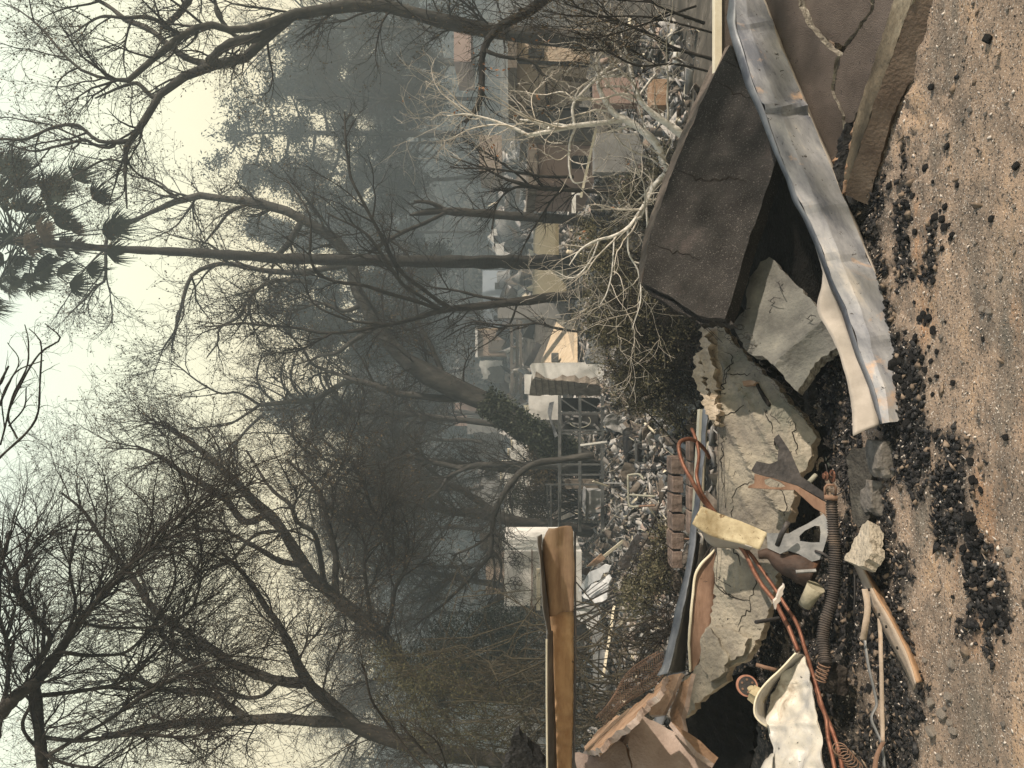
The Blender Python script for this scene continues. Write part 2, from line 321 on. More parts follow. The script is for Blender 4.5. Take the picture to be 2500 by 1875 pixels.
def ground_mat():
    m = bpy.data.materials.new('scorched_soil'); m.use_nodes = True; n = m.node_tree; b = n.nodes['Principled BSDF']; N = n.nodes.new; K = n.links.new
    b.inputs['Roughness'].default_value = .95; b.inputs['Specular IOR Level'].default_value = .15
    t = N('ShaderNodeTexCoord')
    def nz(s, det=6, st=(1,1,1)):
        mp = N('ShaderNodeMapping'); mp.inputs['Scale'].default_value = st; K(t.outputs['Object'], mp.inputs[0])
        q = N('ShaderNodeTexNoise'); q.inputs['Scale'].default_value = s; q.inputs['Detail'].default_value = det; q.inputs['Roughness'].default_value = .7; K(mp.outputs[0], q.inputs[0]); return q.outputs['Fac']
    def ramp(f, *st):
        r = N('ShaderNodeValToRGB'); el = r.color_ramp.elements; el[0].position, c = st[0]; el[0].color = (*c,1); el[1].position, c = st[-1]; el[1].color = (*c,1)
        for p, c in st[1:-1]: q = el.new(p); q.color = (*c,1)
        K(f, r.inputs[0]); return r.outputs[0]
    def mix(f, a, c):
        q = N('ShaderNodeMix'); q.data_type = 'RGBA'
        K(f, q.inputs[0]); K(a, q.inputs[6])
        if isinstance(c, tuple): q.inputs[7].default_value = (*c,1)
        else: K(c, q.inputs[7])
        return q.outputs[2]
    def thr(f, a, w_):
        q = N('ShaderNodeMapRange'); q.inputs[1].default_value = a; q.inputs[2].default_value = a+w_; K(f, q.inputs[0]); return q.outputs[0]
    base = ramp(nz(2.2,7,(1,2.2,1)), (.34,(.13,.108,.09)), (.46,(.22,.172,.135)), (.56,(.32,.24,.18)), (.68,(.41,.285,.185)))
    base = mix(thr(nz(1.3,6,(1,2.5,1)),.52,.16), base, (.15,.135,.115))
    base = mix(thr(nz(3.1,8,(1,2,1)),.60,.08), base, (.075,.068,.06))
    base = mix(thr(nz(.9,7,(1,3,1)),.57,.12), base, (.36,.215,.125))
    base = mix(thr(nz(90,3),.56,.05), base, (.075,.066,.058))
    base = mix(thr(nz(120,2),.63,.03), base, (.55,.50,.45))
    cv = N('ShaderNodeAttribute'); cv.attribute_name = 'char_shade'
    dark = ramp(nz(30,5), (.4,(.018,.018,.018)), (.55,(.05,.046,.042)), (.68,(.16,.13,.11)))
    base = mix(thr(cv.outputs['Fac'],0,1), base, dark)
    K(base, b.inputs['Base Color'])
    bp = N('ShaderNodeBump'); bp.inputs['Strength'].default_value = .7; bp.inputs['Distance'].default_value = .012
    K(nz(70,6), bp.inputs['Height']); K(bp.outputs[0], b.inputs['Normal'])
    return m
def char_shade_mask(x, y):
    m = np.zeros_like(x)
    def add(X, Y, sx, sy, a=1.):
        c = G(X,Y); m[:] = np.maximum(m, a*np.exp(-((x-c.x)/sx)**2-((y-c.y)/sy)**2))
    add(2100,330,.25,.10); add(2110,560,.4,.16); add(2130,800,.4,.12); add(2200,1000,.35,.22,1.1); add(2240,1100,.3,.16); add(2160,900,.3,.2,1.1)
    add(2300,1250,.25,.10,.9); add(2380,1430,.22,.09,.9); add(2420,1540,.2,.08,.8); add(2060,1500,.5,.5,1.2); add(2060,1750,.5,.5,1.2); add(2160,1350,.35,.14,.9)
    add(2060,1000,.5,.22,1.4); add(2040,700,.5,.2,1.4); add(2330,1200,.2,.07,.9); add(2440,1500,.16,.06,.8); add(2200,1500,.3,.12,.8); add(2190,1720,.35,.18,.9); add(2200,560,.25,.1,.8); add(2270,600,.2,.05,.6)  # first two darken the soil in place of the void's shade
    m[:] = np.maximum(m, np.clip((y-3.6)/.4,0,1))  # ground under the debris blackened as shade, beyond the charcoal drifts
    q = m*1.05 + (fbm(x,y,6,5,21)-.5)*1.25
    return np.clip((q-.36)/.34,0,1)
def grid_obj(name, X, Y, Z, m, smooth=True, char_shade=None):
    n1, n2 = X.shape; v = np.stack([X,Y,Z],-1).reshape(-1,3); i = np.arange(n1*n2).reshape(n1,n2)
    f = np.stack([i[:-1,:-1], i[:-1,1:], i[1:,1:], i[1:,:-1]],-1).reshape(-1,4)
    o = np_mesh(name, [(v,f,0)], m, None, smooth, org=(0,0,0))
    if char_shade is not None:
        a = o.data.attributes.new('char_shade','FLOAT','POINT'); a.data.foreach_set('value', char_shade.ravel().astype(np.float32))
    return o
gx, gy = np.meshgrid(np.linspace(-3.2,3.2,430), np.linspace(1.2,5.6,330))
blend = np.clip((5.6-gy)/.5,0,1)*np.clip((3.2-abs(gx))/.3,0,1)
gm = ground_mat()
tag(grid_obj('ground', gx, gy, near_z(gx,gy)*blend, gm, True, char_shade_mask(gx,gy)), kind='structure')
ys = np.concatenate([[-30,-10,0], np.linspace(1.2,5.6,6), 5.6+np.geomspace(.3,250,130)]); aa = np.linspace(-1,1,150)
TX = aa[None,:]*(8+1.0*np.abs(ys[:,None])*.75); TY = np.repeat(ys[:,None],150,1)
TZ = tz(TX,TY); inner = (np.abs(TX)<3.1)&(TY>1.2)&(TY<5.5); TZ = TZ - .012; TZ[inner] -= .12
tag(grid_obj('terrain', TX, TY, TZ, soil_far), kind='structure')
def GZ(p): return float(near_z(np.array(p.x), np.array(p.y)))
# ================================================================ near debris
D3 = plane3
# long galvanised channel
t = thing('steel_beam', 'long pale galvanised channel beam with bluish and rosy heat stains leaning across dark void', 'steel beam', P(2190,1000,3.02))
Lc = [(1778,-60,3.86),(1781,0,3.82),(1775,45,3.80),(1786,93,3.74),(1819,203,3.66),(1853,275,3.60),(1895,380,3.52),(1921,439,3.48),(1938,494,3.44),(1963,536,3.40),(1992,599,3.36),(2021,680,3.30),(2053,752,3.25),(2086,853,3.18),(2122,944,3.11),(2147,1036,3.06)]
Mc = [(1797,-60,3.80),(1798,0,3.76),(1796,60,3.73),(1812,110,3.67),(1838,203,3.60),(1869,275,3.54),(1905,380,3.47),(1932,439,3.43),(1951,494,3.38),(1975,536,3.35),(2003,599,3.30),(2032,680,3.24),(2066,752,3.20),(2098,853,3.13),(2134,944,3.06),(2157,1034,3.02)]
Rc = [(1832,-60,3.86),(1862,0,3.78),(1877,40,3.75),(1893,85,3.70),(1929,169,3.64),(1967,262,3.57),(1997,338,3.50),(2035,426,3.44),(2060,494,3.39),(2083,545,3.36),(2106,599,3.31),(2140,683,3.24),(2165,765,3.18),(2183,853,3.12),(2198,940,3.05),(2200,1028,3.01)]
B = MB(); ladder(B, Lc, Mc, 90, 2, straight=True); B.solid(.004); B.wobble(.003,7,3); B.build('side_flange', galv, t)
B = MB(); Cc = [(m_[0]+(r_[0]-m_[0])*.36, m_[1]+(r_[1]-m_[1])*.36, (m_[2]+r_[2])/2-.022) for m_, r_ in zip(Mc,Rc)]
ladder(B, Mc, Cc, 120, 3, straight=True, sm=False); ladder(B, Cc, Rc, 120, 5, straight=True, sm=False); bmesh.ops.remove_doubles(B.bm, verts=B.bm.verts[:], dist=.0005)
for v in B.bm.verts:                                     # kinks and a pressed rib along the web
    Y_ = 937.5-v.co.x/v.co.y*F
    for y0, s0, am in ((262,9,.022),(278,7,-.016),(60,10,.018),(500,16,.014),(640,14,-.012),(820,20,.012)): v.co.y -= am*math.exp(-((Y_-y0)/s0)**2)
B.solid(.005); B.wobble(.004,9,3); B.build('web', streak, t)
Rc2 = [(a+9,b+1,c+.07) for a,b,c in Rc]
B = MB(); ladder(B, Rc, Rc2, 60, 2); B.solid(.004); B.wobble(.005,6,3); B.build('lower_flange', galv_bright, t)
La = [(1990,600,3.42),(2008,650,3.38),(2013,680,3.35),(1995,752,3.33),(2018,800,3.28),(2042,846,3.24),(2064,907,3.19),(2079,1000,3.12),(2084,1066,3.06)]
Ra = [(2003,600,3.37),(2014,640,3.35),(2023,680,3.33),(2050,745,3.28),(2070,800,3.24),(2093,860,3.20),(2115,915,3.15),(2135,985,3.09),(2145,1037,3.05)]
B = MB(); ladder(B, La, Ra, 60, 5); B.solid(.004); B.wobble(.008,7,6); B.build('torn_strip', galv_bright, t)
# fallen dark stucco column
t = thing('fallen_column', 'massive dark speckled stucco column lying tilted above the black void', 'stucco column', P(1760,600,4.5))
dfE = D3((1790,100,4.55),(1560,690,4.15),(1890,390,3.95))
front = [(1782,110),(1755,160),(1700,280),(1642,420),(1590,565),(1566,690),(1645,730),(1702,768),(1768,778),(1800,680),(1828,591),(1868,470),(1897,385),(1870,310),(1850,270),(1815,190)]
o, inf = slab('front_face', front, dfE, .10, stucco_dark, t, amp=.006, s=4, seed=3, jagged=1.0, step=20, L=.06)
cracks('crack', [[(1655,418),(1690,428),(1718,442),(1752,440),(1780,432),(1820,445)]], inf, crackm, t, 2.0)
cracks('crack', [[(1745,200),(1775,212),(1800,230),(1838,243)]], inf, crackm, t, 1.2)
cracks('crack', [[(1592,598),(1630,608),(1675,620),(1715,632)]], inf, crackm, t, 1.2)
cracks('crack', [[(1765,150),(1790,160),(1812,168)]], inf, crackm, t, .9)
dfE2 = D3((1782,110,4.55),(1566,690,4.15),(1560,560,4.55))
o, _ = slab('top_face', [(1782,110),(1765,120),(1733,165),(1683,280),(1627,420),(1576,560),(1560,640),(1561,688),(1566,690),(1590,565),(1642,420),(1700,280),(1755,160)], lambda X,Y: dfE(X,Y)+max(0,(1-(X-(1782-(Y-110)*.372))/-20))*0+.05+ .010*max(0,(1782-(Y-110)*.372-X)), .06, mat('paler_stucco', (.09,.075,.065),(.15,.125,.11),(.22,.185,.15), scale=9, bump=.6, bscale=60), t, amp=.004, seed=3, jagged=1, step=20)  # top face uses a paler stucco than the front
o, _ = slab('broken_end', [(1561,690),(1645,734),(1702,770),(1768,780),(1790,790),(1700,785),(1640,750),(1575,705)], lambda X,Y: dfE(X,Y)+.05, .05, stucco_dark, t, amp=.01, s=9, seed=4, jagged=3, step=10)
# void behind: black sheet added in place of its deep shade
t = thing('void_shade_sheet', 'pitch black sheet standing in for shade deep in the void behind the steel beam', 'shade sheet', P(2000,700,4.35))
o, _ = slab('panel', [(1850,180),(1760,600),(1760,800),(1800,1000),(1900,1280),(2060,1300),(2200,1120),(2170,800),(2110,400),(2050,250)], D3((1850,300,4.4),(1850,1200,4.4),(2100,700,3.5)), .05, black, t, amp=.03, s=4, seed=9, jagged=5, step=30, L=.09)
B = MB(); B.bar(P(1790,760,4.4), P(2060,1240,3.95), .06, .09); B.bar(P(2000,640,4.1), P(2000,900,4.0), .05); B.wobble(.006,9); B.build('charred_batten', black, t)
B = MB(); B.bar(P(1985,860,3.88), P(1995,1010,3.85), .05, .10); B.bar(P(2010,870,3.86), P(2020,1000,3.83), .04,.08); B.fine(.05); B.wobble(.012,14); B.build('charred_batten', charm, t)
# appliance pipe pieces in the void
pm = mat('chalky_pipe', (.24,.24,.20),(.36,.35,.29), scale=30, bump=.3, rough=.7)
t = thing('gas_pipe', 'pale grey gas pipe with threaded coupling rising out of black void', 'pipe', P(2031,1142,3.75))
B = MB(); B.tube(up_from([(1996,1030,3.9),(2010,1075,3.82),(2024,1118,3.75)]), .016, 12); B.build('pipe', pm, t)
B = MB(); B.tube(up_from([(2020,1106,3.77),(2027,1124,3.74)]), .025, 6); B.tube(up_from([(2028,1126,3.74),(2033,1138,3.72)]), .021, 12); B.build('coupling', pm, t)
o = MB().tube(up_from([(1994,1040,3.98),(2002,1100,3.96),(2008,1200,3.94),(2012,1250,3.92)]), .017, 10).build('pipe', mat('brown_pipe',(.10,.075,.04),(.16,.12,.07),scale=20,bump=.4)); tag(o, 'thin brown pipe standing upright in the void behind the dark bracket', 'pipe')
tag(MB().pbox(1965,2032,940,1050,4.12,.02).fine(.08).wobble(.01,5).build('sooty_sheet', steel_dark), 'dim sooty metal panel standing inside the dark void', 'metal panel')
# grey concrete piece
t = thing('concrete_slab', 'grey broken concrete slab with folded lip and snapped wires in the void', 'concrete slab', P(2040,850,3.62))
poly = [(1878,627),(1919,669),(1985,737),(2050,824),(2055,831),(2021,853),(1985,882),(1963,918),(1939,951),(1916,925),(1901,900),(1862,868),(1836,868),(1807,831),(1791,795),(1800,777),(1822,752),(1820,719),(1829,680),(1847,658),(1856,640)]
dfF = D3((1878,627,3.98),(2055,831,3.42),(1800,790,3.95))
def fold(v):                                             # raised lip across the lower end
    X = 1250-(v.z-CZ)/v.y*F; Y = 937.5-v.x/v.y*F; s_ = (X-1910)*.66+(Y-880)*.75
    return -.04*math.exp(-(abs(s_-5)/10)**1.3) + .03*max(0,min(1,(s_-20)/50))
o, inf = slab('plate', poly, dfF, .045, conc, t, amp=.006, s=5, seed=12, jagged=2.2, step=9, L=.035, sheet=fold, edge_m=conc_edge)
B = MB()
for a, b_ in (((1900,690),(1912,712)),((1972,778),(1992,772)),((1812,770),(1832,752)),((1820,825),(1838,818)),((1880,735),(1905,728))):
    pa = P(*a, dfF(*a)-.03); pb = P(*b_, dfF(*b_)-.07); B.tube([pa,(pa+pb)/2+Vector((.01,-.01,.01)),pb], .0022, 5)
    B.tube([pa, pa+Vector((.02,-.01,-.015)), pa+Vector((-.012,0,-.02)), pa+Vector((.004,0,.01))], .0018, 4)
B.build('wire_ends', steel_dark, t)
# big pale mortar shell
t = thing('mortar_slab', 'largest cracked pale yellowish mortar slab with splintered upper edge', 'mortar slab', P(1950,1100,3.75))
polyG = [(1757,776),(1768,802),(1797,846),(1811,850),(1840,882),(1898,940),(1934,991),(1962,1030),(1977,1056),(1977,1077),(1970,1110),(1962,1134),(1940,1160),(1930,1230),(1915,1300),(1905,1360),(1893,1427),(1873,1488),(1854,1549),(1821,1609),(1779,1628),(1775,1661),(1720,1700),(1667,1754),(1656,1693),(1658,1670),(1681,1651),(1709,1614),(1714,1553),(1737,1521),(1744,1427),(1742,1380),(1747,1343),(1747,1212),(1750,1100),(1748,1048),(1756,1000),(1765,940),(1764,900),(1752,840),(1748,790)]
dfG = D3((1757,776,4.25),(1977,1066,3.72),(1700,1720,3.9))
def swell(v):
    X = 1250-(v.z-CZ)/v.y*F; Y = 937.5-v.x/v.y*F
    s_ = (X-1800)*.45-(Y-950)*.0+ (950-Y)*-.0
    r = (X-1750)-(Y-1000)*.62
    q = (X-1830)-(Y-1150)*-.2
    return -.030*math.exp(-(abs(r)/11)**1.4) - .022*math.exp(-(abs(r-85)/10)**1.4) - .016*math.exp(-(abs(r+70)/12)**1.4) + .008*math.sin(X*.035+Y*.008) + .05*max(0,min(1,(X-1930)/60))
o, inf = slab('face', polyG, dfG, .06, stucco_yel, t, amp=.010, s=3.5, seed=21, jagged=2.6, step=9, L=.035, sheet=swell, edge_m=mortar_edge)
cl = [[(1766,858),(1790,872),(1772,915),(1768,935)],[(1768,915),(1800,912),(1833,910)],[(1752,1022),(1775,1012),(1800,1000),(1818,990)],[(1750,1005),(1760,960),(1790,880)],
      [(1780,1230),(1790,1210),(1800,1195),(1818,1182),(1840,1178)],[(1868,1000),(1880,1030),(1890,1062)],[(1788,1235),(1783,1250),(1787,1262)],[(1745,1418),(1770,1440),(1790,1455),(1832,1462)],
      [(1832,1462),(1845,1430),(1852,1400)],[(1800,1530),(1812,1500),(1832,1490),(1832,1462)],[(1745,1420),(1765,1442),(1800,1458)],[(1724,1560),(1760,1548),(1800,1545),(1815,1525)],
      [(1780,1330),(1800,1350),(1810,1380)],[(1935,1030),(1938,1080),(1942,1110)],[(1760,1060),(1762,1130),(1759,1200)],[(1900,1180),(1912,1210),(1918,1260)],[(1738,1600),(1755,1612),(1762,1592),(1770,1578)]]
cracks('cracks', cl, inf, crackm, t, .95)
holes = [[(1846,932),(1852,945),(1878,985),(1874,992),(1862,975),(1845,942)],[(1724,884),(1737,888),(1734,896),(1722,900)],[(1890,1075),(1898,1078),(1892,1085)]]
for h in holes: slab('slot', h, lambda X,Y: dfG(X,Y)-.028-swell(P(X,Y,dfG(X,Y)))*-1, .02, crackm, t, amp=0, jagged=0, L=.2)
slab('wood_chip', [(1812,930),(1833,928),(1846,932),(1838,940),(1815,942)], lambda X,Y: dfG(X,Y)-.05, .03, orange_board, t, amp=.002, jagged=.5)
# splintered layers along its upper edge
for i, (pl, dd) in enumerate((([(1717,768),(1738,767),(1757,772),(1770,810),(1792,850),(1778,905),(1760,960),(1738,975),(1737,900),(1722,850),(1713,800)], .06),
        ([(1706,831),(1722,800),(1735,870),(1748,930),(1752,990),(1738,985),(1722,920),(1708,870)], -.02),
        ([(1690,871),(1700,865),(1712,890),(1722,950),(1736,1000),(1742,1040),(1720,1000),(1702,944),(1692,911)], .05),
        ([(1717,969),(1735,975),(1752,985),(1748,1040),(1732,1012),(1720,991)], -.05))):
    slab('splinter', pl, lambda X,Y,dd=dd: dfG(X,Y)+dd-.02, .05, mortar_edge, t, amp=.009, s=11, seed=31+i, jagged=4.5, step=6, L=.03)
slab('splinter', [(1709,1614),(1714,1553),(1730,1535),(1752,1560),(1775,1600),(1770,1640),(1735,1665),(1715,1640)], lambda X,Y: dfG(X,Y)-.05, .04, stucco_yel, t, amp=.009, s=8, seed=40, jagged=3, step=8, L=.03)
slab('splinter', [(1735,1525),(1760,1535),(1800,1545),(1825,1560),(1815,1600),(1785,1612),(1760,1600),(1740,1560)], lambda X,Y: dfG(X,Y)-.03, .04, stucco_yel, t, amp=.009, s=8, seed=41, jagged=3, step=8, L=.03)
# chicken wire between slab edges
B = MB()
for i in range(46):
    k = i/45; X = 1775+k*235-10; Y = 790+k*250
    for j in range(3):
        c = (X+j*13-12+random.uniform(-3,3), Y-j*11+random.uniform(-3,3)); r = 8.5
        pts = [(c[0]+r*math.cos(a*math.pi/3+.8)*1.1, c[1]+r*math.sin(a*math.pi/3+.8)*.8) for a in range(7)]
        if random.random() < .5: B.tube([P(x_,y_,3.84-k*.18) for x_,y_ in pts[:random.choice((4,5,7))]], .0016, 4)
tag(B.build('wire_mesh', steel_dark), 'rusty hexagonal chicken wire bridging the gap between the two concrete slabs', 'wire mesh')
B = MB()
for a, b_ in (((1753,1100),(1752,1500)),((1720,800),(1830,905)),((1765,1080),(1770,1240)),((1880,1010),(1905,1035)),((1790,1165),(1798,1150)),((1747,1290),(1750,1420)),((1755,1000),(1753,1100)),((1745,1408),(1835,1465)),((1730,800),(1850,930))):
    q = [P(a[0]+(b_[0]-a[0])*k/5+random.uniform(-3,3), a[1]+(b_[1]-a[1])*k/5, dfG(*a)-.09) for k in range(6)]; B.tube(q, .0017, 4)
tag(B.build('reinforcing_wire', steel_dark), 'thin rusty lath wires strung across the pale mortar slab face', 'wire')
# right hand cracked wall pieces
dfK = D3((1870,0,3.8),(2131,0,3.2),(2026,400,3.55))
kp = [('wall_panel', 'left broken piece of mauve stucco wall half hidden behind steel beam', [(1850,-20),(1942,-20),(1971,51),(1992,80),(2043,135),(2035,160),(2026,219),(2047,270),(2054,321),(2030,409),(1997,400),(1960,330),(1900,180),(1870,60)], -.02),
      ('wall_panel', 'middle broken piece of mauve stucco wall with cracked lower corner', [(1946,-20),(2127,-20),(2125,25),(2085,84),(2060,114),(2013,89),(1992,72),(1972,40)], .03),
      ('wall_panel', 'right broken piece of mauve stucco wall meeting the concrete curb', [(2131,-20),(2200,-20),(2160,97),(2116,219),(2078,295),(2064,300),(2055,274),(2032,219),(2046,143),(2066,116),(2089,88),(2129,28)], 0),
      ('wall_panel', 'long lower sliver of stucco wall running down behind the steel beam', [(1905,190),(1960,300),(2026,414),(2040,440),(2060,400),(2078,310),(2100,300),(2080,430),(2062,480),(2050,500),(2010,430),(1950,330)], .10)]
for i, (nm, lb, pl, dd) in enumerate(kp):
    o, inf = slab(nm, pl, lambda X,Y,dd=dd: dfK(X,Y)+dd, .05, stucco_mauve, None, amp=.012, s=2.6, seed=50+i, jagged=1.6, step=10, edge_m=conc_edge); tag(o, lb, 'stucco panel')
dfL = D3((2182,0,3.04),(2229,0,2.84),(2064,480,3.38))
t = thing('curb_wall', 'low concrete curb with worn pale top and brown face at right', 'curb', P(2240,100,2.9))
slab('worn_top', [(2190,-20),(2236,-20),(2195,84),(2148,219),(2110,321),(2064,468),(2053,456),(2089,295),(2110,219),(2152,97)], dfL, .03, mat('worn_plaster_top',(.06,.05,.037),(.15,.125,.09),(.30,.265,.20),scale=6,det=12,bump=.8,bscale=40,stretch=(.4,.4,1),spots=.4,spotc=(.09,.07,.05)), t, amp=.004, s=9, seed=61, jagged=1.2)
dfL2 = D3((2229,0,2.84),(2275,0,2.80),(2064,480,3.38))
slab('side_face', [(2236,-20),(2300,-20),(2270,72),(2253,156),(2211,219),(2173,295),(2147,401),(2120,500),(2064,478),(2064,466),(2110,323),(2148,221),(2195,86)], lambda X,Y: dfL2(X,Y)+.004, .25, mat('brown_stucco',(.10,.072,.055),(.16,.12,.092),(.21,.165,.13),scale=6,bump=.5,bscale=70,spots=.3), t, amp=.006, s=5, seed=62, jagged=1)
slab('core', [(2053,456),(2064,478),(2095,440),(2088,400),(2070,330),(2060,330),(2045,420)], lambda X,Y: 3.44, .05, orange_board, t, amp=.008, s=12, seed=63, jagged=3, step=8)
t = thing('timber_offcut', 'split charred timber wedge jammed between stucco panels and curb', 'timber', P(2060,470,3.45))
slab('plank', [(2066,300),(2088,296),(2082,360),(2066,470),(2048,475),(2044,420),(2060,340)], lambda X,Y: 3.42, .05, charm, t, amp=.012, s=12, seed=64, jagged=2, step=8)
slab('plank', [(2092,290),(2100,300),(2088,380),(2067,470),(2060,470),(2078,380)], lambda X,Y: 3.38, .03, orange_board, t, amp=.01, s=12, seed=65, jagged=2, step=8)
# pale beam at far right top
t = thing('door_frame', 'cream painted post standing up behind the beam at right edge', 'post', P(1770,60,4.7))
a = MB().pbox(1745,1763,-80,182,4.7,.06); a.build('cream_face', cream, t, bevel=.002)
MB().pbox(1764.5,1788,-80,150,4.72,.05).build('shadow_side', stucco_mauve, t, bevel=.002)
# rusty steel lintel on the left
t = thing('steel_lintel', 'rust orange channel lintel jutting in level above the rubble at left', 'steel lintel', P(1401,1870,3.3))
dfV = lambda X,Y: 3.35
B = MB(); ladder(B, [(1340,1288,3.33),(1326,1330,3.33),(1328,1400,3.33),(1336,1460,3.33),(1341,1503,3.33)], [(1394,1282,3.33),(1401,1310,3.33),(1401,1400,3.33),(1401,1450,3.33),(1401,1490,3.33)], 40, 8)
for v in B.bm.verts: v.co.y += .012*math.sin(v.co.z*70) 
B.solid(.004); B.wobble(.006,12,2); B.build('outer_web', rustm, t)
B = MB(); ladder(B, [(1341,1485,3.37),(1347,1600,3.37),(1354,1740,3.37),(1362,1940,3.37)], [(1401,1478,3.37),(1401,1600,3.37),(1399,1740,3.37),(1396,1940,3.37)], 60, 8)
for v in B.bm.verts: v.co.y += .008*math.sin(v.co.x*90)*(.5+.5*math.sin(v.co.x*11))
B.solid(.004); B.wobble(.004,12,2); B.build('inner_web', mat('orange_rust',(.384,.222,.123),(.589,.384,.229),(.692,.503,.334),scale=7,rough=.75,bump=.3,stretch=(.5,1,1.5),spots=.31,spotc=(.12,.07,.045),spscale=9,det=14), t)
B = MB(); ladder(B, [(1310,1310,3.22),(1318,1400,3.20),(1328,1500,3.19),(1336,1549,3.18)], [(1320,1304,3.34),(1327,1400,3.34),(1341,1501,3.34),(1343,1549,3.34)], 40, 4); B.solid(.004); B.wobble(.006,9,2); B.build('upper_flange', steel_grey, t)
B = MB(); ladder(B, [(1334,1540,3.24),(1334,1700,3.24),(1336,1940,3.24)], [(1347,1540,3.36),(1352,1700,3.36),(1361,1940,3.36)], 30, 3); B.solid(.004); B.wobble(.002,9,2); B.build('upper_flange', steel_grey, t)
B = MB(); ladder(B, [(1333,1560,3.235),(1333,1700,3.235),(1335,1940,3.235)], [(1337,1560,3.23),(1337,1700,3.23),(1339,1940,3.23)], 30, 1); B.solid(.003); B.build('flange_lip', cream, t)
B = MB(); ladder(B, [(1401,1300,3.38),(1402,1600,3.38),(1397,1940,3.38)], [(1404,1300,3.26),(1405,1600,3.26),(1400,1940,3.26)], 30, 2); B.solid(.004); B.build('lower_flange', steel_dark, t)
MB().box((P(0,2010,3.3).x-.06,3.3,0),(P(0,2010,3.3).x+.06,3.42,P(1340,0,3.3).z)).build('post', steel_grey, t)
# fallen channel beam behind the mortar slab
t = thing('fallen_channel', 'long narrow grey and brown channel rail fallen behind mortar slab', 'steel channel', P(1690,1500,4.0))
B = MB(); ladder(B, [(1716,1000,4.35),(1712,1100,4.33),(1688,1287,4.25),(1677,1380,4.2),(1649,1497,4.12),(1621,1614,4.05),(1604,1650,4.0)], [(1731,994,4.30),(1722,1100,4.28),(1702,1290,4.2),(1690,1380,4.15),(1668,1497,4.06),(1640,1614,3.98),(1630,1645,3.95)], 70, 3); B.solid(.004); B.wobble(.008,6,5); B.build('upper_flange', galv, t)
B = MB(); ladder(B, [(1702,1290,4.21),(1690,1380,4.16),(1668,1497,4.07),(1640,1614,3.99),(1630,1640,3.96)], [(1709,1320,4.36),(1697,1399,4.34),(1683,1497,4.27),(1674,1614,4.2),(1672,1645,4.15)], 50, 4); B.solid(.004); B.wobble(.008,7,5); B.build('web', steel_grey, t)
B = MB(); ladder(B, [(1742,1343,4.10),(1700,1395,4.10),(1690,1480,4.07),(1683,1560,4.02),(1684,1640,3.96)], [(1746,1350,4.08),(1746,1420,4.07),(1738,1530,4.02),(1715,1600,3.98),(1694,1636,3.95)], 50, 5); B.solid(.004); B.wobble(.006,7,5); B.build('lower_flange', rust_brown, t)
B = MB(); ladder(B, [(1742,1341,4.085),(1698,1393,4.085),(1687,1480,4.055),(1680,1560,4.0),(1681,1640,3.94)], [(1743,1347,4.08),(1703,1399,4.08),(1693,1482,4.05),(1686,1562,4.0),(1686,1640,3.94)], 50, 2); B.solid(.005); B.wobble(.006,7,5); B.build('flange_lip', cream, t)
B = MB(); ladder(B, [(1632,1647,3.96),(1615,1710,3.9),(1597,1768,3.85),(1603,1795,3.82),(1597,1815,3.8)], [(1674,1637,3.94),(1655,1680,3.88),(1630,1740,3.84),(1612,1795,3.8),(1600,1816,3.79)], 40, 4); B.solid(.004); B.wobble(.01,9,5); B.build('twisted_end', galv, t)
B = MB(); B.bar(P(1716,1000,4.4), P(1700,1300,4.35), .06, .05); B.build('backing_strip', cream, t)
# shards bottom left (upright: far left)
t = thing('plaster_shard', 'broad pink plaster shard with pointed top leaning at left edge', 'plaster piece', P(1720,1860,3.4))
slab('plate', [(1536,1726),(1574,1750),(1640,1785),(1705,1829),(1733,1848),(1735,1900),(1550,1900),(1534,1778)], D3((1536,1726,3.5),(1733,1848,3.3),(1550,1900,3.3)), .03, pink_stucco, t, amp=.01, s=5, seed=71, jagged=2, edge_m=orange_board)
t = thing('plaster_shard', 'small split pink plaster shard below the rusty lintel', 'plaster piece', P(1500,1860,3.4))
slab('plate', [(1401,1838),(1452,1848),(1499,1801),(1530,1822),(1548,1900),(1405,1900)], D3((1401,1838,3.55),(1540,1822,3.45),(1480,1900,3.4)), .03, pink_stucco, t, amp=.008, s=6, seed=72, jagged=2, edge_m=orange_board)
for i, (lb, pl, d_, m_) in enumerate((
    ('long orange plaster strip slanting up from the left edge toward fallen channel', [(1424,1834),(1462,1782),(1536,1731),(1597,1689),(1618,1656),(1626,1650),(1612,1682),(1527,1773),(1462,1829)], 3.75, orange_board),
    ('orange triangular plaster piece beside the twisted end of the channel', [(1583,1721),(1630,1650),(1668,1640),(1640,1700),(1620,1745),(1588,1745)], 3.7, orange_board),
    ('narrow orange wood strip under the twisted channel end', [(1634,1745),(1662,1668),(1690,1645),(1676,1700),(1667,1750),(1667,1800),(1648,1792)], 3.68, orange_board),
    ('grey curled plaster fragment on top of the orange strips', [(1500,1790),(1530,1760),(1545,1745),(1540,1775),(1515,1815)], 3.6, pink_stucco),
    ('dirty pink plaster offcut at foot of broad pink shard', [(1640,1760),(1680,1790),(1735,1835),(1752,1850),(1745,1862),(1700,1835)], 3.3, orange_board))):
    o, _ = slab('plaster_piece', pl, D3((pl[0][0],pl[0][1],d_+.05),(pl[2][0],pl[2][1],d_),(pl[4][0],pl[4][1],d_-.06)), .022, m_, None, amp=.012, s=8, seed=80+i, jagged=1.6, step=22, edge_m=pink_stucco); tag(o, lb, 'plaster piece')
o, _ = slab('burnt_timber', [(1256,1800),(1268,1796),(1335,1868),(1338,1900),(1230,1900)], lambda X,Y: 4.2, .12, charm, None, amp=.02, s=9, seed=90, jagged=3, step=8); tag(o, 'black burnt timber end poking up above the lintel at left', 'timber')
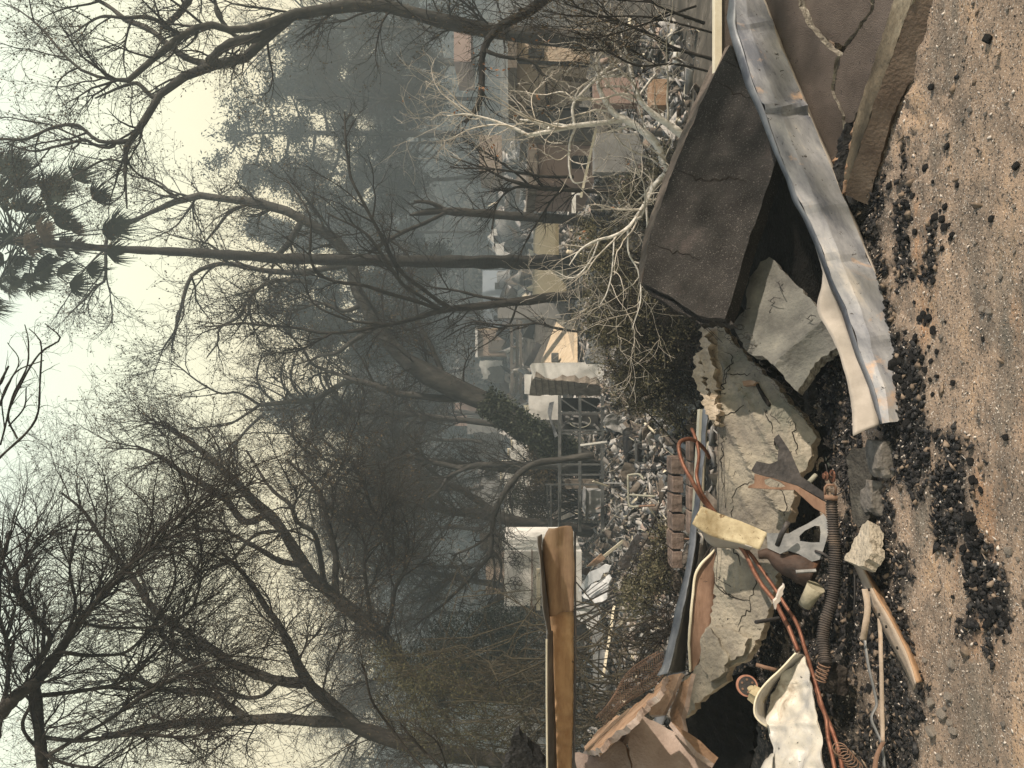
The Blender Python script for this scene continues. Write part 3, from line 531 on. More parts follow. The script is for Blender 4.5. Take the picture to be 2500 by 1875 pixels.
# black sheet stands in for the shaded recess under the shell
o, _ = slab('recess_shade_sheet', [(1655,1760),(1700,1700),(1780,1650),(1830,1640),(1850,1700),(1830,1900),(1730,1900),(1700,1840)], D3((1655,1760,4.3),(1830,1640,4.0),(1780,1900,4.1)), .04, black, None, amp=.03, s=6, seed=91, jagged=5); tag(o, 'black sheet standing in for shade in the hollow beside the pink shards', 'burnt board')
# copper pipes
def pipe(name, label, cat, pts, r, m, n=60, sides=10, wob=.004):
    c = crom(pts, n); B = MB(); B.tube([P(*p) for p in c], r, sides); B.wobble(wob, 9, 2); return tag(B.build(name, m), label, cat)
pipe('copper_pipe', 'copper pipe looping in a hook above the slab and down beside yellow metal', 'pipe', [(1731,1117,4.2),(1717,1092,4.1),(1688,1072,4.0),(1661,1077,3.95),(1657,1099,3.9),(1668,1135,3.85),(1684,1164,3.8),(1703,1200,3.78),(1728,1236,3.8),(1770,1290,3.75),(1817,1348,3.7),(1854,1418,3.62),(1892,1469,3.55),(1917,1516,3.5),(1950,1590,3.4)], .0110, copper, 110)
pipe('copper_pipe', 'thinner straight copper pipe crossing the loop of the hooked pipe', 'pipe', [(1688,1047,4.1),(1697,1066,4.05),(1706,1106,3.98),(1703,1135,3.93),(1701,1164,3.88),(1712,1200,3.84),(1735,1236,3.84),(1780,1296,3.78),(1835,1356,3.7),(1884,1427,3.6),(1925,1490,3.5),(1950,1535,3.45),(1965,1580,3.4),(1982,1637,3.36),(1998,1690,3.3),(2015,1745,3.22),(2035,1790,3.15),(2048,1829,3.1),(2060,1900,3.0)], .0092, copper, 120)
pipe('copper_pipe', 'copper pipe running along lower edge of white sheet to left edge', 'pipe', [(1975,1640,3.42),(1985,1665,3.36),(2000,1710,3.28),(2015,1750,3.2),(2022,1790,3.16),(2030,1830,3.12),(2042,1900,3.05)], .009, copper, 60)
# yellow bent plate, bracket group
t = thing('bent_plate', 'yellow scorched bent metal plate propped over the copper pipes', 'metal plate', P(1850,1320,3.65))
B = MB(); ladder(B, [(1688,1280,3.72),(1728,1306,3.70),(1790,1323,3.66),(1854,1341,3.60)], [(1712,1236,3.76),(1760,1255,3.74),(1820,1278,3.68),(1873,1301,3.62)], 30, 8); B.solid(.004); B.wobble(.006,10,4); B.build('plate', yellow_metal, t)
B = MB(); ladder(B, [(1690,1282,3.72),(1728,1306,3.70),(1790,1323,3.66),(1836,1336,3.61)], [(1712,1300,3.80),(1733,1330,3.80),(1790,1340,3.76),(1830,1345,3.70)], 30, 3); B.solid(.004); B.wobble(.006,10,4); B.build('return_flange', galv_bright, t)
B = MB(); ladder(B, [(1700,1295,3.74),(1712,1310,3.72),(1708,1325,3.74)],[(1712,1300,3.72),(1718,1315,3.70),(1716,1330,3.74)],12,3); B.solid(.003); B.build('curled_lip', galv_bright, t)
def plate_with_hole(name, outer, hole, df, th, m, parent, seed=1, amp=.003):
    from mathutils.geometry import tessellate_polygon
    B = MB(); loops = [[P(X,Y,df(X,Y)) for X,Y in outer]] + ([[P(X,Y,df(X,Y)) for X,Y in hole]] if hole else [])
    flat = [[Vector((x_,y_,0)) for x_,y_ in outer]] + ([[Vector((x_,y_,0)) for x_,y_ in hole]] if hole else [])
    pts = [B.bm.verts.new(p) for l in loops for p in l]
    for tri in tessellate_polygon(flat):
        try: B.bm.faces.new([pts[i] for i in tri])
        except ValueError: pass
    B.solid(th); B.fine(.06); B.wobble(amp, 8, seed); return B.build(name, m, parent)
t = thing('metal_bracket', 'black forked metal bracket with slotted arm against mortar slab', 'metal bracket', P(2000,1240,3.55))
dfB = D3((1840,1160,3.62),(1905,1070,3.66),(2015,1240,3.5))
plate_with_hole('forked_plate', [(1834,1148),(1847,1126),(1880,1133),(1898,1126),(1900,1095),(1889,1072),(1901,1061),(1930,1106),(1956,1164),(2015,1206),(2015,1225),(1948,1186),(1890,1168),(1842,1155)], None, dfB, .006, steel_dark, t)
plate_with_hole('slotted_arm', [(1842,1157),(1890,1170),(1948,1188),(2015,1227),(2015,1256),(1987,1240),(1940,1197),(1880,1195),(1826,1191),(1828,1186),(1842,1180)], [(1865,1172),(1880,1168),(1905,1178),(1918,1188),(1905,1191),(1880,1190),(1868,1183)], lambda X,Y: dfB(X,Y)-.02+.0*X, .006, rust_brown, t, 2)
t = thing('metal_bracket', 'pale grey triangular metal bracket with cut-out next to flexible hose', 'metal bracket', P(2000,1370,3.5))
dfC = D3((1875,1320,3.58),(2015,1260,3.46),(2001,1366,3.44))
plate_with_hole('plate', [(1872,1301),(1926,1301),(1970,1280),(2012,1254),(2022,1270),(2022,1301),(2010,1345),(2001,1366),(1982,1371),(1950,1352),(1926,1345),(1905,1352),(1875,1338)], [(1952,1308),(1965,1296),(1990,1283),(2002,1284),(2004,1300),(2001,1324),(1980,1324),(1954,1320)], dfC, .006, steel_grey, t, 3)
B = MB(); B.tube(up_from([(1898,1331,3.50),(1907,1306,3.47),(1924,1275,3.44)]), .012, 8); B.build('rod_handle', steel_dark, t)
B = MB(); B.tube(up_from([(1990,1345,3.45),(2010,1352,3.42),(2030,1366,3.4)]), .007, 6); B.build('pin', steel_dark, t)
t = thing('machine_part', 'black horn shaped machine casting with rust brown top', 'machine part', P(1980,1420,3.45))
B = MB(); c = crom([(1852,1352,3.6),(1880,1352,3.58),(1910,1375,3.55),(1950,1385,3.52),(1990,1402,3.48)], 24); rr = np.interp(np.linspace(0,1,24),[0,.25,.5,.8,1],[.022,.03,.055,.078,.07]); B.tube([P(*p) for p in c], list(rr), 12); B.wobble(.008,9,3); B.build('casting', mat('rusty_black_casting',(.03,.026,.025),(.07,.045,.035),(.22,.11,.06),scale=4,rough=.6,bump=.3), t)
B = MB(); B.bar(P(1943,1396,3.40), P(1992,1393,3.38), .012, .02); B.build('strap', steel_grey, t)
t = thing('funnel', 'small pale metal cup lying sideways by the black casting', 'cup', P(1990,1460,3.45))
B = MB(); c1, c2 = P(1984,1438,3.40), P(1997,1438,3.40)
B.tube([P(1965,1478,3.44),P(1978,1455,3.42),P(1992,1432,3.4)], [.03,.034,.042], 14); B.build('cup', mat('dull_tin',(.25,.23,.17),(.38,.35,.27),scale=12,bump=.3,rough=.6), t)
t = thing('hose', 'black corrugated flexible hose with clamped upper end', 'flexible hose', P(2030,1400,3.4))
c = crom([(2030,1218,3.40),(2034,1287,3.37),(2038,1340,3.35),(2038,1380,3.34),(2036,1430,3.32),(2030,1470,3.31),(2014,1520,3.30),(2009,1560,3.28),(2014,1605,3.24),(2016,1622,3.22)], 420)
B = MB(); B.tube([P(*p) for p in c], [.0245+.0032*math.sin(i*2*math.pi/6) for i in range(420)], 14); B.build('tube', mat('black_hose',(.03,.028,.028),(.07,.06,.055),(.13,.10,.08),scale=10,rough=.7,bump=.2), t)
B = MB(); B.tube(up_from([(2014,1213,3.39),(2014,1190,3.39),(2019,1184,3.39),(2036,1184,3.39),(2040,1190,3.39),(2040,1210,3.39)]), .006, 6); B.tube(up_from([(2012,1214,3.38),(2045,1217,3.36)]), .012, 8); B.build('hose_clamp', rust_brown, t)
B = MB()
for k in range(5): c0 = P(2012-k*2.5,1624+k*9,3.22); B.tube([c0+Vector((.0,0,0))+.024*Vector((.25*math.cos(a),math.sin(a),math.cos(a))) for a in np.linspace(0,2*math.pi,14)[:-1]], .0028, 5, closed=True)
B.build('torn_coil', rust_brown, t)
t = thing('bolt_assembly', 'rusty bolt with round washers stuck in the tangle beside hose top', 'bolt', P(2020,1170,3.45))
B = MB(); B.tube(up_from([(2012,1161,3.45),(2034,1163,3.45)]), .006, 8); B.build('shank', rust_brown, t)
for X, r in ((2010,.014),(2016,.022),(2031,.030)): MB().tube([P(X,1162,3.45), P(X+2.6,1162,3.45)], r, 16).build('washer', copper, t)
B = MB()
for k in range(16):
    c0 = Vector(P(random.uniform(2040,2085), random.uniform(1135,1205), random.uniform(3.38,3.5))); pts = [c0]; dv = Vector((random.gauss(0,1),random.gauss(0,.5),random.gauss(0,1))).normalized()
    for j in range(8): dv = (dv+Vector((random.gauss(0,.6),random.gauss(0,.3),random.gauss(0,.6)))).normalized(); pts.append(pts[-1]+dv*.016)
    B.tube(pts, .003, 5)
B.tube(up_from([(2098,1134,3.38),(2075,1160,3.4),(2050,1190,3.42)]), .007, 6)
tag(B.build('wire_tangle', steel_dark), 'tangle of dark bent wires around the top of the hose', 'wire')
def rock(name, label, cat, X, Y, d, sx, sy, sz, m, seed, rot=0, sub=3, amp=.28, group=None, parent=None):
    B = MB(); bmesh.ops.create_icosphere(B.bm, subdivisions=sub, radius=1)
    for v in B.bm.verts:
        q = v.co.copy(); n1 = noise.noise(q*1.1+Vector((seed,0,0))); n2 = noise.noise(q*2.7+Vector((0,seed,0))); n3 = noise.noise(q*7+Vector((0,seed,5)))
        v.co = q*(1+amp*n1*1.6+amp*.7*n2+amp*.22*n3)
        for ax in range(3): v.co[ax] = max(-.78, min(.78, v.co[ax]))     # flat broken faces
    c0 = P(X,Y,d); R = Matrix.Rotation(rot,4,'Y')
    for v in B.bm.verts: v.co = c0 + (R @ Vector((v.co.x*sx, v.co.y*sy, v.co.z*sz)))
    o = B.build(name, m, parent)
    if parent is None: tag(o, label, cat, group)
    return o
rock('burnt_lump', 'round black crusted lump at lower end of the flexible hose', 'lump', 2034,1655,3.30,.075,.07,.065,mat('crusted_char',(.015,.013,.012),(.035,.03,.028),(.07,.06,.05),scale=25,bump=1,bscale=60),3,amp=.3)
# footing blocks
o, _ = slab('footing_block', [(2064,1120),(2080,1095),(2122,1090),(2124,1263),(2099,1287),(2083,1273),(2075,1170)], D3((2070,1110,3.36),(2120,1100,3.22),(2100,1280,3.28)), .16, mat('sooty_concrete',(.045,.042,.038),(.085,.08,.07),(.15,.14,.12),scale=9,bump=.7,bscale=50), None, amp=.008, s=7, seed=101, jagged=2); tag(o, 'dark square concrete footing block behind the hose top', 'concrete block')
rock('rubble_block', 'grey pitted masonry lump right of the dark footing block', 'rubble block', 2150,1120,3.14,.10,.08,.055,gritm,8)
rock('rubble_block', 'rough grey concrete lump on ground beyond the footing block', 'rubble block', 2135,1215,3.22,.10,.07,.05,gritm,9)
o, _ = slab('concrete_chunk', [(2120,1271),(2125,1287),(2122,1306),(2129,1348),(2108,1380),(2080,1376),(2064,1369),(2080,1329),(2099,1292)], D3((2120,1275,3.18),(2129,1348,3.05),(2066,1369,3.2)), .06, mat('cream_chunk',(.304,.272,.223),(.419,.376,.312),(.473,.428,.371),scale=10,bump=.8,bscale=60,spots=.3), None, amp=.008, s=12, seed=102, jagged=2.5, step=8); tag(o, 'cream coloured broken concrete chunk at the top of the angle iron', 'concrete chunk')
o, _ = slab('shard', [(1914,1426),(1912,1450),(1893,1488),(1890,1472),(1900,1450)], lambda X,Y: 3.42, .02, ashm, None, amp=.004, seed=103, jagged=1.5, step=6); tag(o, 'small white shard in front of the copper pipes', 'shard')
# caster wheel on yellow post
t = thing('caster_wheel', 'rust rimmed black caster wheel on a yellow stub post', 'caster wheel', P(1823,1672,3.6))
c0 = P(1823,1674,3.6)
def ring(c0, ax, r, w_, n=28):
    return [c0-ax*w_, c0+ax*w_]
ax = Vector((.35,-.9,.1)).normalized()
MB().tube([c0-ax*.014, c0+ax*.014], .050, 32).build('tyre', mat('pink_rust',(.35,.17,.12),(.50,.27,.2),scale=14,bump=.3), t)
MB().tube([c0+ax*.0141, c0+ax*.018], .042, 28).build('disc', steel_dark, t)
B = MB(); u = ax.cross(Vector((0,0,1))).normalized(); v_ = ax.cross(u)
for k in range(6): q = c0+ax*.018+(u*math.cos(k*1.047)+v_*math.sin(k*1.047))*.028; B.tube([q, q+ax*.004], .0055, 8)
B.build('bolt_heads', rust_brown, t)
MB().tube([P(1832,1678,3.5), P(1838,1690,3.5)], .016, 10).build('axle', yellow_metal, t)
MB().bar(P(1833,1690,3.5), P(1868,1712,3.46), .05, .06).fine(.02).wobble(.006,20).build('stub_post', yellow_metal, t)
# white enamel sheet
t = thing('sheet_metal_hood', 'white dented enamel sheet metal hood with curled rim lying at left', 'metal hood', P(2010,1800,3.1))
# pressed creases run across the sheet
dfO = D3((1950,1600,3.42),(2015,1875,3.02),(1850,1740,3.45))
poly = [(1968,1603),(1978,1651),(1988,1700),(1996,1754),(2005,1815),(2018,1900),(1885,1900),(1884,1820),(1876,1780),(1868,1735),(1882,1690),(1915,1640)]
def dent(v):
    q = abs(math.sin(v.x*13+v.z*26+3.2*noise.noise(v*4)))
    s2 = v.x*.8+v.z*.6; cr = sum(math.exp(-((s2-k_)/.006)**2) for k_ in (-.98,-.90,-1.10))
    return .036*(q**3-.4)*(.35+.9*abs(noise.noise(v*3+Vector((3,3,3))))) + .018*noise.noise(v*17) - .009*cr
slab('panel', poly, dfO, .006, white_metal, t, amp=.006, s=6, seed=110, jagged=0, L=.012, sheet=dent)
rimL = [(1943,1594,3.36),(1907,1633,3.36),(1880,1658,3.36),(1861,1679,3.36),(1848,1700,3.35),(1842,1722,3.34),(1843,1745,3.33),(1855,1762,3.32),(1872,1774,3.32)]
rimR = [(1968,1600,3.42),(1925,1632,3.47),(1898,1660,3.48),(1884,1682,3.48),(1872,1702,3.48),(1868,1722,3.46),(1869,1742,3.44),(1874,1756,3.42),(1882,1766,3.42)]
B = MB(); ladder(B, rimL, rimR, 50, 4); B.solid(.004); B.wobble(.003,9); B.build('raised_rim', white_metal, t)
B = MB(); c = crom([(p[0],p[1],p[2]) for p in rimL], 50); B.tube([P(*p) for p in c], .0045, 6); B.build('rolled_edge', cream, t)
B = MB(); ladder(B, [(1842,1900,3.2),(1860,1868,3.24),(1872,1850,3.28),(1880,1838,3.3)], [(1885,1900,3.1),(1884,1875,3.18),(1886,1855,3.22),(1888,1840,3.26)], 20, 4); B.solid(.004); B.wobble(.01,12); tag(B.build('torn_flap', white_metal, t))
# angle iron and straps on the ground
t = thing('angle_iron', 'long slotted angle iron lying across dark rubble onto bare soil', 'angle iron', P(2250,1670,2.95))
Ln = [(2085,1378,3.22),(2106,1425,3.18),(2127,1474,3.14),(2155,1535,3.08),(2180,1580,3.02),(2207,1628,2.96),(2232,1684,2.89)]
Mn = [(2104,1384,3.16),(2126,1425,3.12),(2146,1463,3.07),(2172,1510,3.00),(2196,1555,2.95),(2216,1600,2.90),(2237,1667,2.84)]
Rn = [(2118,1396,3.22),(2134,1420,3.20),(2160,1460,3.14),(2188,1512,3.08),(2208,1550,3.04),(2230,1592,2.98),(2265,1661,2.90)]
B = MB(); ladder(B, Ln, Mn, 50, 3); B.solid(.004); B.wobble(.003,8); B.build('pale_leg', mat('dusty_lit_steel',(.320,.256,.200),(.416,.344,.280),(.352,.240,.160),scale=10,bump=.2,spots=.33,spotc=(.1,.06,.04)), t)  # upper leg paler: the sunlight on it is put into the colour
B = MB(); ladder(B, Mn, Rn, 50, 3); B.solid(.004); B.wobble(.003,8); B.build('brown_leg', mat('orange_shaded_steel',(.28,.17,.10),(.42,.28,.18),scale=10,bump=.25,spots=.35,spotc=(.1,.06,.04)), t)  # lower leg browner: its shaded side is put into the colour
for X, Y in ((2121,1440),(2146,1500),(2163,1530),(2190,1582),(2245,1640),(2249,1650),(2252,1658)): MB().tube([P(X,Y-3,3.0-(Y-1440)/220*.17), P(X+1,Y+3,3.0-(Y-1440)/220*.17)], .0045, 6).build('slot', crackm, t)
def strapbar(label, pts, w_, m, th=.004):
    B = MB(); c = crom(pts, 40); a = [(p[0]-w_,p[1],p[2]) for p in c]; b_ = [(p[0]+w_,p[1],p[2]-.01) for p in c]; ladder(B, a, b_, 40, 1); B.solid(th); B.wobble(.002,8); return tag(B.build('metal_strap', m), label, 'metal strap')
dust = MATS['dusty_lit_steel']
strapbar('short tapered metal strap riveted beneath the angle iron', [(2112,1438,3.12),(2118,1480,3.1),(2112,1530,3.1),(2107,1562,3.12)], 8, dust)
strapbar('straight flat metal bar lying on the black rubble left of angle iron', [(2147,1510,3.1),(2152,1600,3.06),(2153,1700,3.05),(2156,1812,3.02)], 5, dust)
strapbar('crooked narrow metal strip zigzagging through the black rubble', [(2112,1562,3.15),(2120,1620,3.12),(2135,1684,3.1),(2141,1721,3.09),(2128,1752,3.08),(2140,1785,3.06),(2155,1820,3.03),(2160,1875,3.0)], 3.2, steel_grey)
strapbar('short rusty strip end at the left border below the flat bar', [(2157,1812,3.0),(2140,1850,3.0),(2134,1900,2.98)], 6, rust_brown)
pipe('steel_rod', 'dark steel rod sticking out sideways below the mortar slab', 'steel rod', [(1845,1519,3.5),(1875,1514,3.55),(1910,1508,3.6)], .009, steel_dark, 6, 8, 0)
pipe('steel_rod', 'faint rusty rod buried in rubble right of the caster wheel', 'steel rod', [(1846,1623,3.62),(1870,1630,3.6),(1895,1636,3.6)], .010, rust_brown, 6, 8, 0)
pipe('steel_rod', 'grey hollow rod stub beside the forked black bracket', 'steel rod', [(1992,1160,3.6),(1975,1178,3.58)], .012, pm, 4, 10, 0)
pipe('steel_rod', 'thin dark rod lying upright beside the narrow metal strap', 'steel rod', [(2086,1386,3.2),(2087,1440,3.2),(2085,1510,3.22)], .004, steel_dark, 6, 6, 0)
B = MB()
for k in range(7):
    c0 = P(2052+k*6,1830+k*7,3.05); B.tube([c0+.026*Vector((math.cos(a),math.sin(a)*.5+.1,math.sin(a))) for a in np.linspace(0,2*math.pi,16)[:-1]], .0022, 5, closed=True)
tag(B.build('wire_coil', rust_brown), 'rusty coiled spring in the corner left of the white hood', 'spring')
# ---------------- loose bits
def flakes(n, xr, yr, smin, smax, maskf, zoff=.0, thick=.4):
    x = RNG.uniform(*xr, n); y = RNG.uniform(*yr, n)
    k = maskf(x,y) > RNG.random(n); x, y = x[k], y[k]; n = len(x)
    z = near_z(x,y)+zoff; s = smin+(smax-smin)*RNG.random(n)**2.5
    base = np.array([[1,0,0],[0,1,0],[-1,0,0],[0,-1,0],[0,0,1],[0,0,-1]], float); fc = np.array([[0,1,4],[1,2,4],[2,3,4],[3,0,4],[1,0,5],[2,1,5],[3,2,5],[0,3,5]])
    V = base[None]*RNG.uniform(.5,1.2,(n,6,1))*s[:,None,None]*np.stack([RNG.uniform(.6,1.4,n),RNG.uniform(.5,1.1,n),RNG.uniform(.25,.8,n)],1)[:,None,:]
    V += RNG.normal(size=V.shape)*s[:,None,None]*.15
    a = RNG.uniform(0,6.28,n); c_, s_ = np.cos(a)[:,None], np.sin(a)[:,None]; X = V[...,0]*c_-V[...,1]*s_; Y = V[...,0]*s_+V[...,1]*c_
    t_ = RNG.normal(0,.5,n)[:,None]; Zt = V[...,2]*np.cos(t_)+X*np.sin(t_); V = np.stack([X,Y,Zt],-1)+np.stack([x,y,z+s*.2],1)[:,None,:]
    return V.reshape(-1,3), (fc[None]+np.arange(n)[:,None,None]*6).reshape(-1,3)
one = lambda x,y: np.ones_like(x); cm = char_shade_mask; inv = lambda x,y: .25+.75*(1-char_shade_mask(x,y))
v, f = flakes(30000,(-2.1,2.1),(2.0,5.0),.0012,.0042,one); v2, f2 = flakes(13000,(-2.2,2.2),(2.0,5.0),.002,.012,lambda x,y: .25+.75*cm(x,y))
tag(np_mesh('ash_flakes', [(v,f,0),(v2,f2,0)], ashm, None, False), 'pale ash flakes and grit scattered over the soil', 'ash', kind='stuff')
v, f = flakes(30000,(-2.1,2.1),(2.0,5.0),.0015,.005,lambda x,y: .35+.65*cm(x,y)); v2, f2 = flakes(80000,(-2.2,2.2),(2.3,5.2),.003,.024,lambda x,y: cm(x,y)**1.5)
tag(np_mesh('charcoal_litter', [(v,f,0),(v2,f2,0)], charm, None, False), 'black charcoal crumbs littering the scorched ground', 'charcoal', kind='stuff')
v, f = flakes(26000,(-2.1,2.1),(2.0,5.0),.0015,.0055,one); v2, f2 = flakes(14000,(-2.2,2.2),(2.2,5.2),.005,.026,lambda x,y: .03+.8*cm(x,y))
tag(np_mesh('gravel', [(v,f,0),(v2,f2,0)], mat('brown_grit',(.12,.095,.075),(.22,.17,.13),(.34,.27,.21),scale=30,bump=.3), None, False), 'brown and grey grit over the soil', 'gravel', kind='stuff')
# individual lumps
def lump_mesh(seed, m):
    B = MB(); bmesh.ops.create_icosphere(B.bm, subdivisions=2, radius=1)
    for v in B.bm.verts:
        q = v.co.copy(); v.co = q*(1+.5*noise.noise(q*1.2+Vector((seed*3.1,0,0)))+.25*noise.noise(q*3+Vector((0,seed,0))))
        for ax_ in range(3): v.co[ax_] = max(-.72, min(.72, v.co[ax_]))
    me = bpy.data.meshes.new('lump'); B.bm.to_mesh(me); B.bm.free(); me.materials.append(m); return me
cml = [lump_mesh(i, charm) for i in range(8)]; sml = [lump_mesh(i+20, stonem) for i in range(5)]; gml = [lump_mesh(i+40, gritm) for i in range(4)]
def lump(me, name, label, cat, X, Y, rpx, group=None):
    p = G(X,Y); s = rpx/F*p.y; o = bpy.data.objects.new(name, me); COL.objects.link(o)
    o.location = (p.x,p.y,GZ(p)+s*.25); o.scale = (s*random.uniform(.9,1.35), s*random.uniform(.8,1.2), s*random.uniform(.6,.95)); o.rotation_euler = (random.uniform(-.3,.3),random.uniform(-.3,.3),random.uniform(0,6.3))
    return tag(o, label, cat, group)
cg = 'charcoal lumps strewn over the soil'; CL = 'black charcoal lump lying loose on the scorched soil'
spec_c = [(2375,1265,22,'large oval black lump alone on the brown soil at lower centre'),(2228,1033,14,'square black lump at edge of bare orange soil below the charcoal drift'),(2190,890,17,'dark charred clod leaning on lower end of steel beam'),(2282,530,12,'angular black lump on pale soil below the row of charcoal'),(2302,535,11,'black lump right beside another on pale ground'),(2480,405,12,'black lump near the lower right border of the picture'),(2437,1475,18,'biggest charcoal lump in the trail at lower left'),(2422,95,13,None),(2194,1308,9,'small round black pebble below the hose')]
for X,Y,r,lb in spec_c: lump(random.choice(cml), 'charcoal_lump', lb or CL, 'charcoal', X, Y, r, None if lb else cg)
zones = [(2200,960,60,90,40),(2160,820,35,120,22),(2330,1200,60,50,12),(2340,1180,60,50,8),(2370,1330,40,60,16),(2400,1430,28,45,24),(2435,1520,22,45,14),(2240,850,40,130,30),(2240,1030,45,90,22),(2215,560,25,100,16),(2300,560,30,60,10),(2090,400,20,60,8),(2100,560,20,70,8),(2140,1550,60,120,22),(2200,1750,50,120,8),(2350,700,90,350,10),(2290,300,120,250,8)]
for X,Y,sx,sy,n in zones:
    for _ in range(n):
        a, b_ = random.gauss(X,sx*.6), random.gauss(Y,sy*.6)
        if a > 2050: lump(random.choice(cml), 'charcoal_lump', CL, 'charcoal', a, b_, random.uniform(3.5,12)*(1 if random.random()<.7 else .6), cg)
sg = 'pale stones strewn over the soil'; SL = 'small pale stone lying on the soil'
for X,Y,r,lb in [(2466,1345,11,'single long pale stone near the lower border'),(2323,1620,13,'elongated grey stone standing alone left of the angle iron'),(2303,1745,14,'pale stone at the middle of the small stone row'),(2320,1765,11,'dark flat stone inside the small row'),(2330,1785,13,'pale stone closing the small row at left'),(2278,1715,13,'grey stone just beyond the open end of angle iron'),(2318,1700,12,'cream flat stone at the near end of row'),(2420,760,12,'cream stone paired with dark grit right of centre'),(2400,755,11,'greenish grey stone touching the cream one'),(2200,1115,9,'white stone flake in charcoal drift'),(2300,1850,13,'pale stone near the left border'),(2280,1786,16,'broad grey stone left of the row')]: lump(random.choice(sml), 'stone', lb, 'stone', X, Y, r)
for _ in range(46): lump(random.choice(sml), 'stone', SL, 'stone', random.uniform(2120,2490), random.uniform(0,1875), random.uniform(2.5,7), sg)
for _ in range(30): lump(random.choice(gml), 'stone', 'small grey brown stone half sunk in the soil', 'stone', random.uniform(2120,2490), random.uniform(0,1875), random.uniform(3,8), 'grey brown stones in the soil')
# ================================================================ trees
bark_dark = mat('dark_bark', (.020,.018,.016), (.038,.034,.030), (.07,.062,.054), scale=9, bump=.8, bscale=30, stretch=(1,1,.3))
bark_mid = mat('grey_bark', (.028,.027,.026), (.055,.052,.048), (.10,.094,.086), scale=5, bump=.6, bscale=22, stretch=(1,1,.3))
bark_pale = mat('pale_bark', (.55,.53,.49), (.76,.74,.70), (.42,.37,.30), scale=14, bump=.4, bscale=50, stretch=(1,1,.5), blotch=.42, blotchc=(.25,.19,.13), blscale=9)
twig_brown = mat('brown_twigs', (.018,.015,.013), (.036,.030,.026), scale=4, bump=0)
twig_grey = mat('grey_twigs', (.030,.029,.027), (.060,.056,.05), scale=4, bump=0)
twig_pale = mat('pale_twigs', (.42,.38,.32), (.66,.62,.56), scale=6, bump=0)
leaf_olive = mat('olive_leaves', (.05,.049,.030), (.12,.11,.068), (.24,.21,.145), scale=7, bump=0)
leaf_dark = mat('dark_leaves', (.006,.010,.009), (.014,.020,.017), (.032,.040,.034), scale=5, bump=0)
leaf_yel = mat('yellow_green_leaves', (.03,.032,.018), (.085,.08,.042), (.08,.065,.04), scale=6, bump=0)
leaf_dry = mat('dry_orange_leaves', (.20,.095,.05), (.32,.17,.09), scale=9, bump=0)
leaf_brown = mat('scorched_leaves', (.05,.04,.025), (.10,.075,.045), (.14,.11,.06), scale=6, bump=0)
def limb_arrays(limbs, d, K_=22, wob=.05, sides=8):
    P_, R_ = [], []
    for i, lm in enumerate(limbs):
        c = crom([(*p[:2], p[3] if len(p) > 3 else d, p[2]) for p in lm], K_)
        # real limbs leave the picture plane: bow each one towards or away from the camera
        s_ = np.linspace(0,1,K_); px = np.array([P(*q[:3]) for q in c])
        ln = np.linalg.norm(px[-1]-px[0]); bow = (random.uniform(-.28,.28) if i else 0)*ln
        c[:,2] += bow*np.sin(s_*math.pi*.75)*min(1,1)
        px = np.array([P(q[0],q[1],q[2]) for q in c]); px += np.stack([np.array(noise.noise_vector(Vector(p)*1.3)) for p in px])*wob*np.array([1,1,.5])
        P_.append(px); R_.append(np.maximum(c[:,3],.3)/F*c[:,2]*(1+.10*np.sin(np.arange(K_)*2.1+i)))
    return np.array(P_), np.array(R_)
def tree(name, label, limbs, d, lv, bark=None, tw=None, leaf=None, group=None, cat='tree', wob=.05, base=None, cull=True, px=.9, gaps=0):
    """limbs: polylines of (X, Y, radius px[, distance]); lv: growth levels (count, length, angle, kinks, radius cap px, droop/trop)"""
    bark = bark or bark_mid; tw = tw or twig_brown
    LP, LR = limb_arrays(limbs, d, wob=wob)
    b0 = Vector(LP[0][0]); t = thing(name, label, cat, b0, group)
    parts = []
    for p, r in zip(LP, LR):                             # resample finely so curves stay smooth
        parts.append((*tubes(p[None], r[None], 10), 0))
    np_mesh('trunk', parts, bark, t)
    A, R = LP, LR; parts = []; tips = []; mn = px/2.44/F*2.44*d*.5
    for li, (n, Ln, ang, K_, rc, trop) in enumerate(lv):
        A2, R2 = grow(A, R, n, Ln, ang, K_, .16, trop, .15 if li else .25, rcap=rc/F*d, rmin=mn*(1 if li else 1.3), fall=.35)
        if cull:
            k = inframe(A2[:,0], 160) | inframe(A2[:,-1], 60)
            A2, R2 = A2[k], R2[k]
        parts.append((*tubes(A2, R2, 4 if li == 0 else 3), 0)); tips.append(A2); A, R = A2, R2
    if leaf:
        (lm, per, spread, size, asp, dr, lev) = leaf
        C = np.concatenate([tips[lev][:,-1], tips[lev][:,-3]])
        if gaps: C = C[np.array([noise.noise(Vector(q)*gaps)+.5*noise.noise(Vector(q)*gaps*2.7) > -.10 for q in C])]
        parts.append(leaves(C, per, spread, size, asp, dr, 1))
        np_mesh('crown', parts, [tw, lm], t)
    else: np_mesh('crown', parts, tw, t)
    return t
UPW = (0,0,.05)
# --- palm
t = thing('palm_tree', 'very tall palm tree with bare straight trunk and wind blown fan fronds', 'palm tree', P(1405,641,26))
lp, lr = limb_arrays([[(1500,641,21),(1405,641,19.5),(1250,640,17),(1106,639,15.5),(853,635,14),(700,631,13),(550,622,11.5),(422,614,10.5),(330,610,9.5),(253,606,9),(127,594,9),(80,590,10),(10,588,9)]], 26, K_=60, wob=.02)
lr = lr*(1+.03*np.sin(np.arange(60)*2.7)); np_mesh('trunk', [(*tubes(lp,lr,16),0)], mat('palm_bark',(.014,.013,.012),(.026,.024,.022),(.045,.042,.038),scale=6,bump=.9,bscale=9,stretch=(1,1,4)), t)
frond_green = mat('palm_fronds', (.008,.013,.008), (.018,.024,.015), (.035,.037,.024), scale=5, bump=0); frond_dead = mat('dead_fronds', (.035,.025,.017), (.075,.055,.036), scale=6, bump=0)
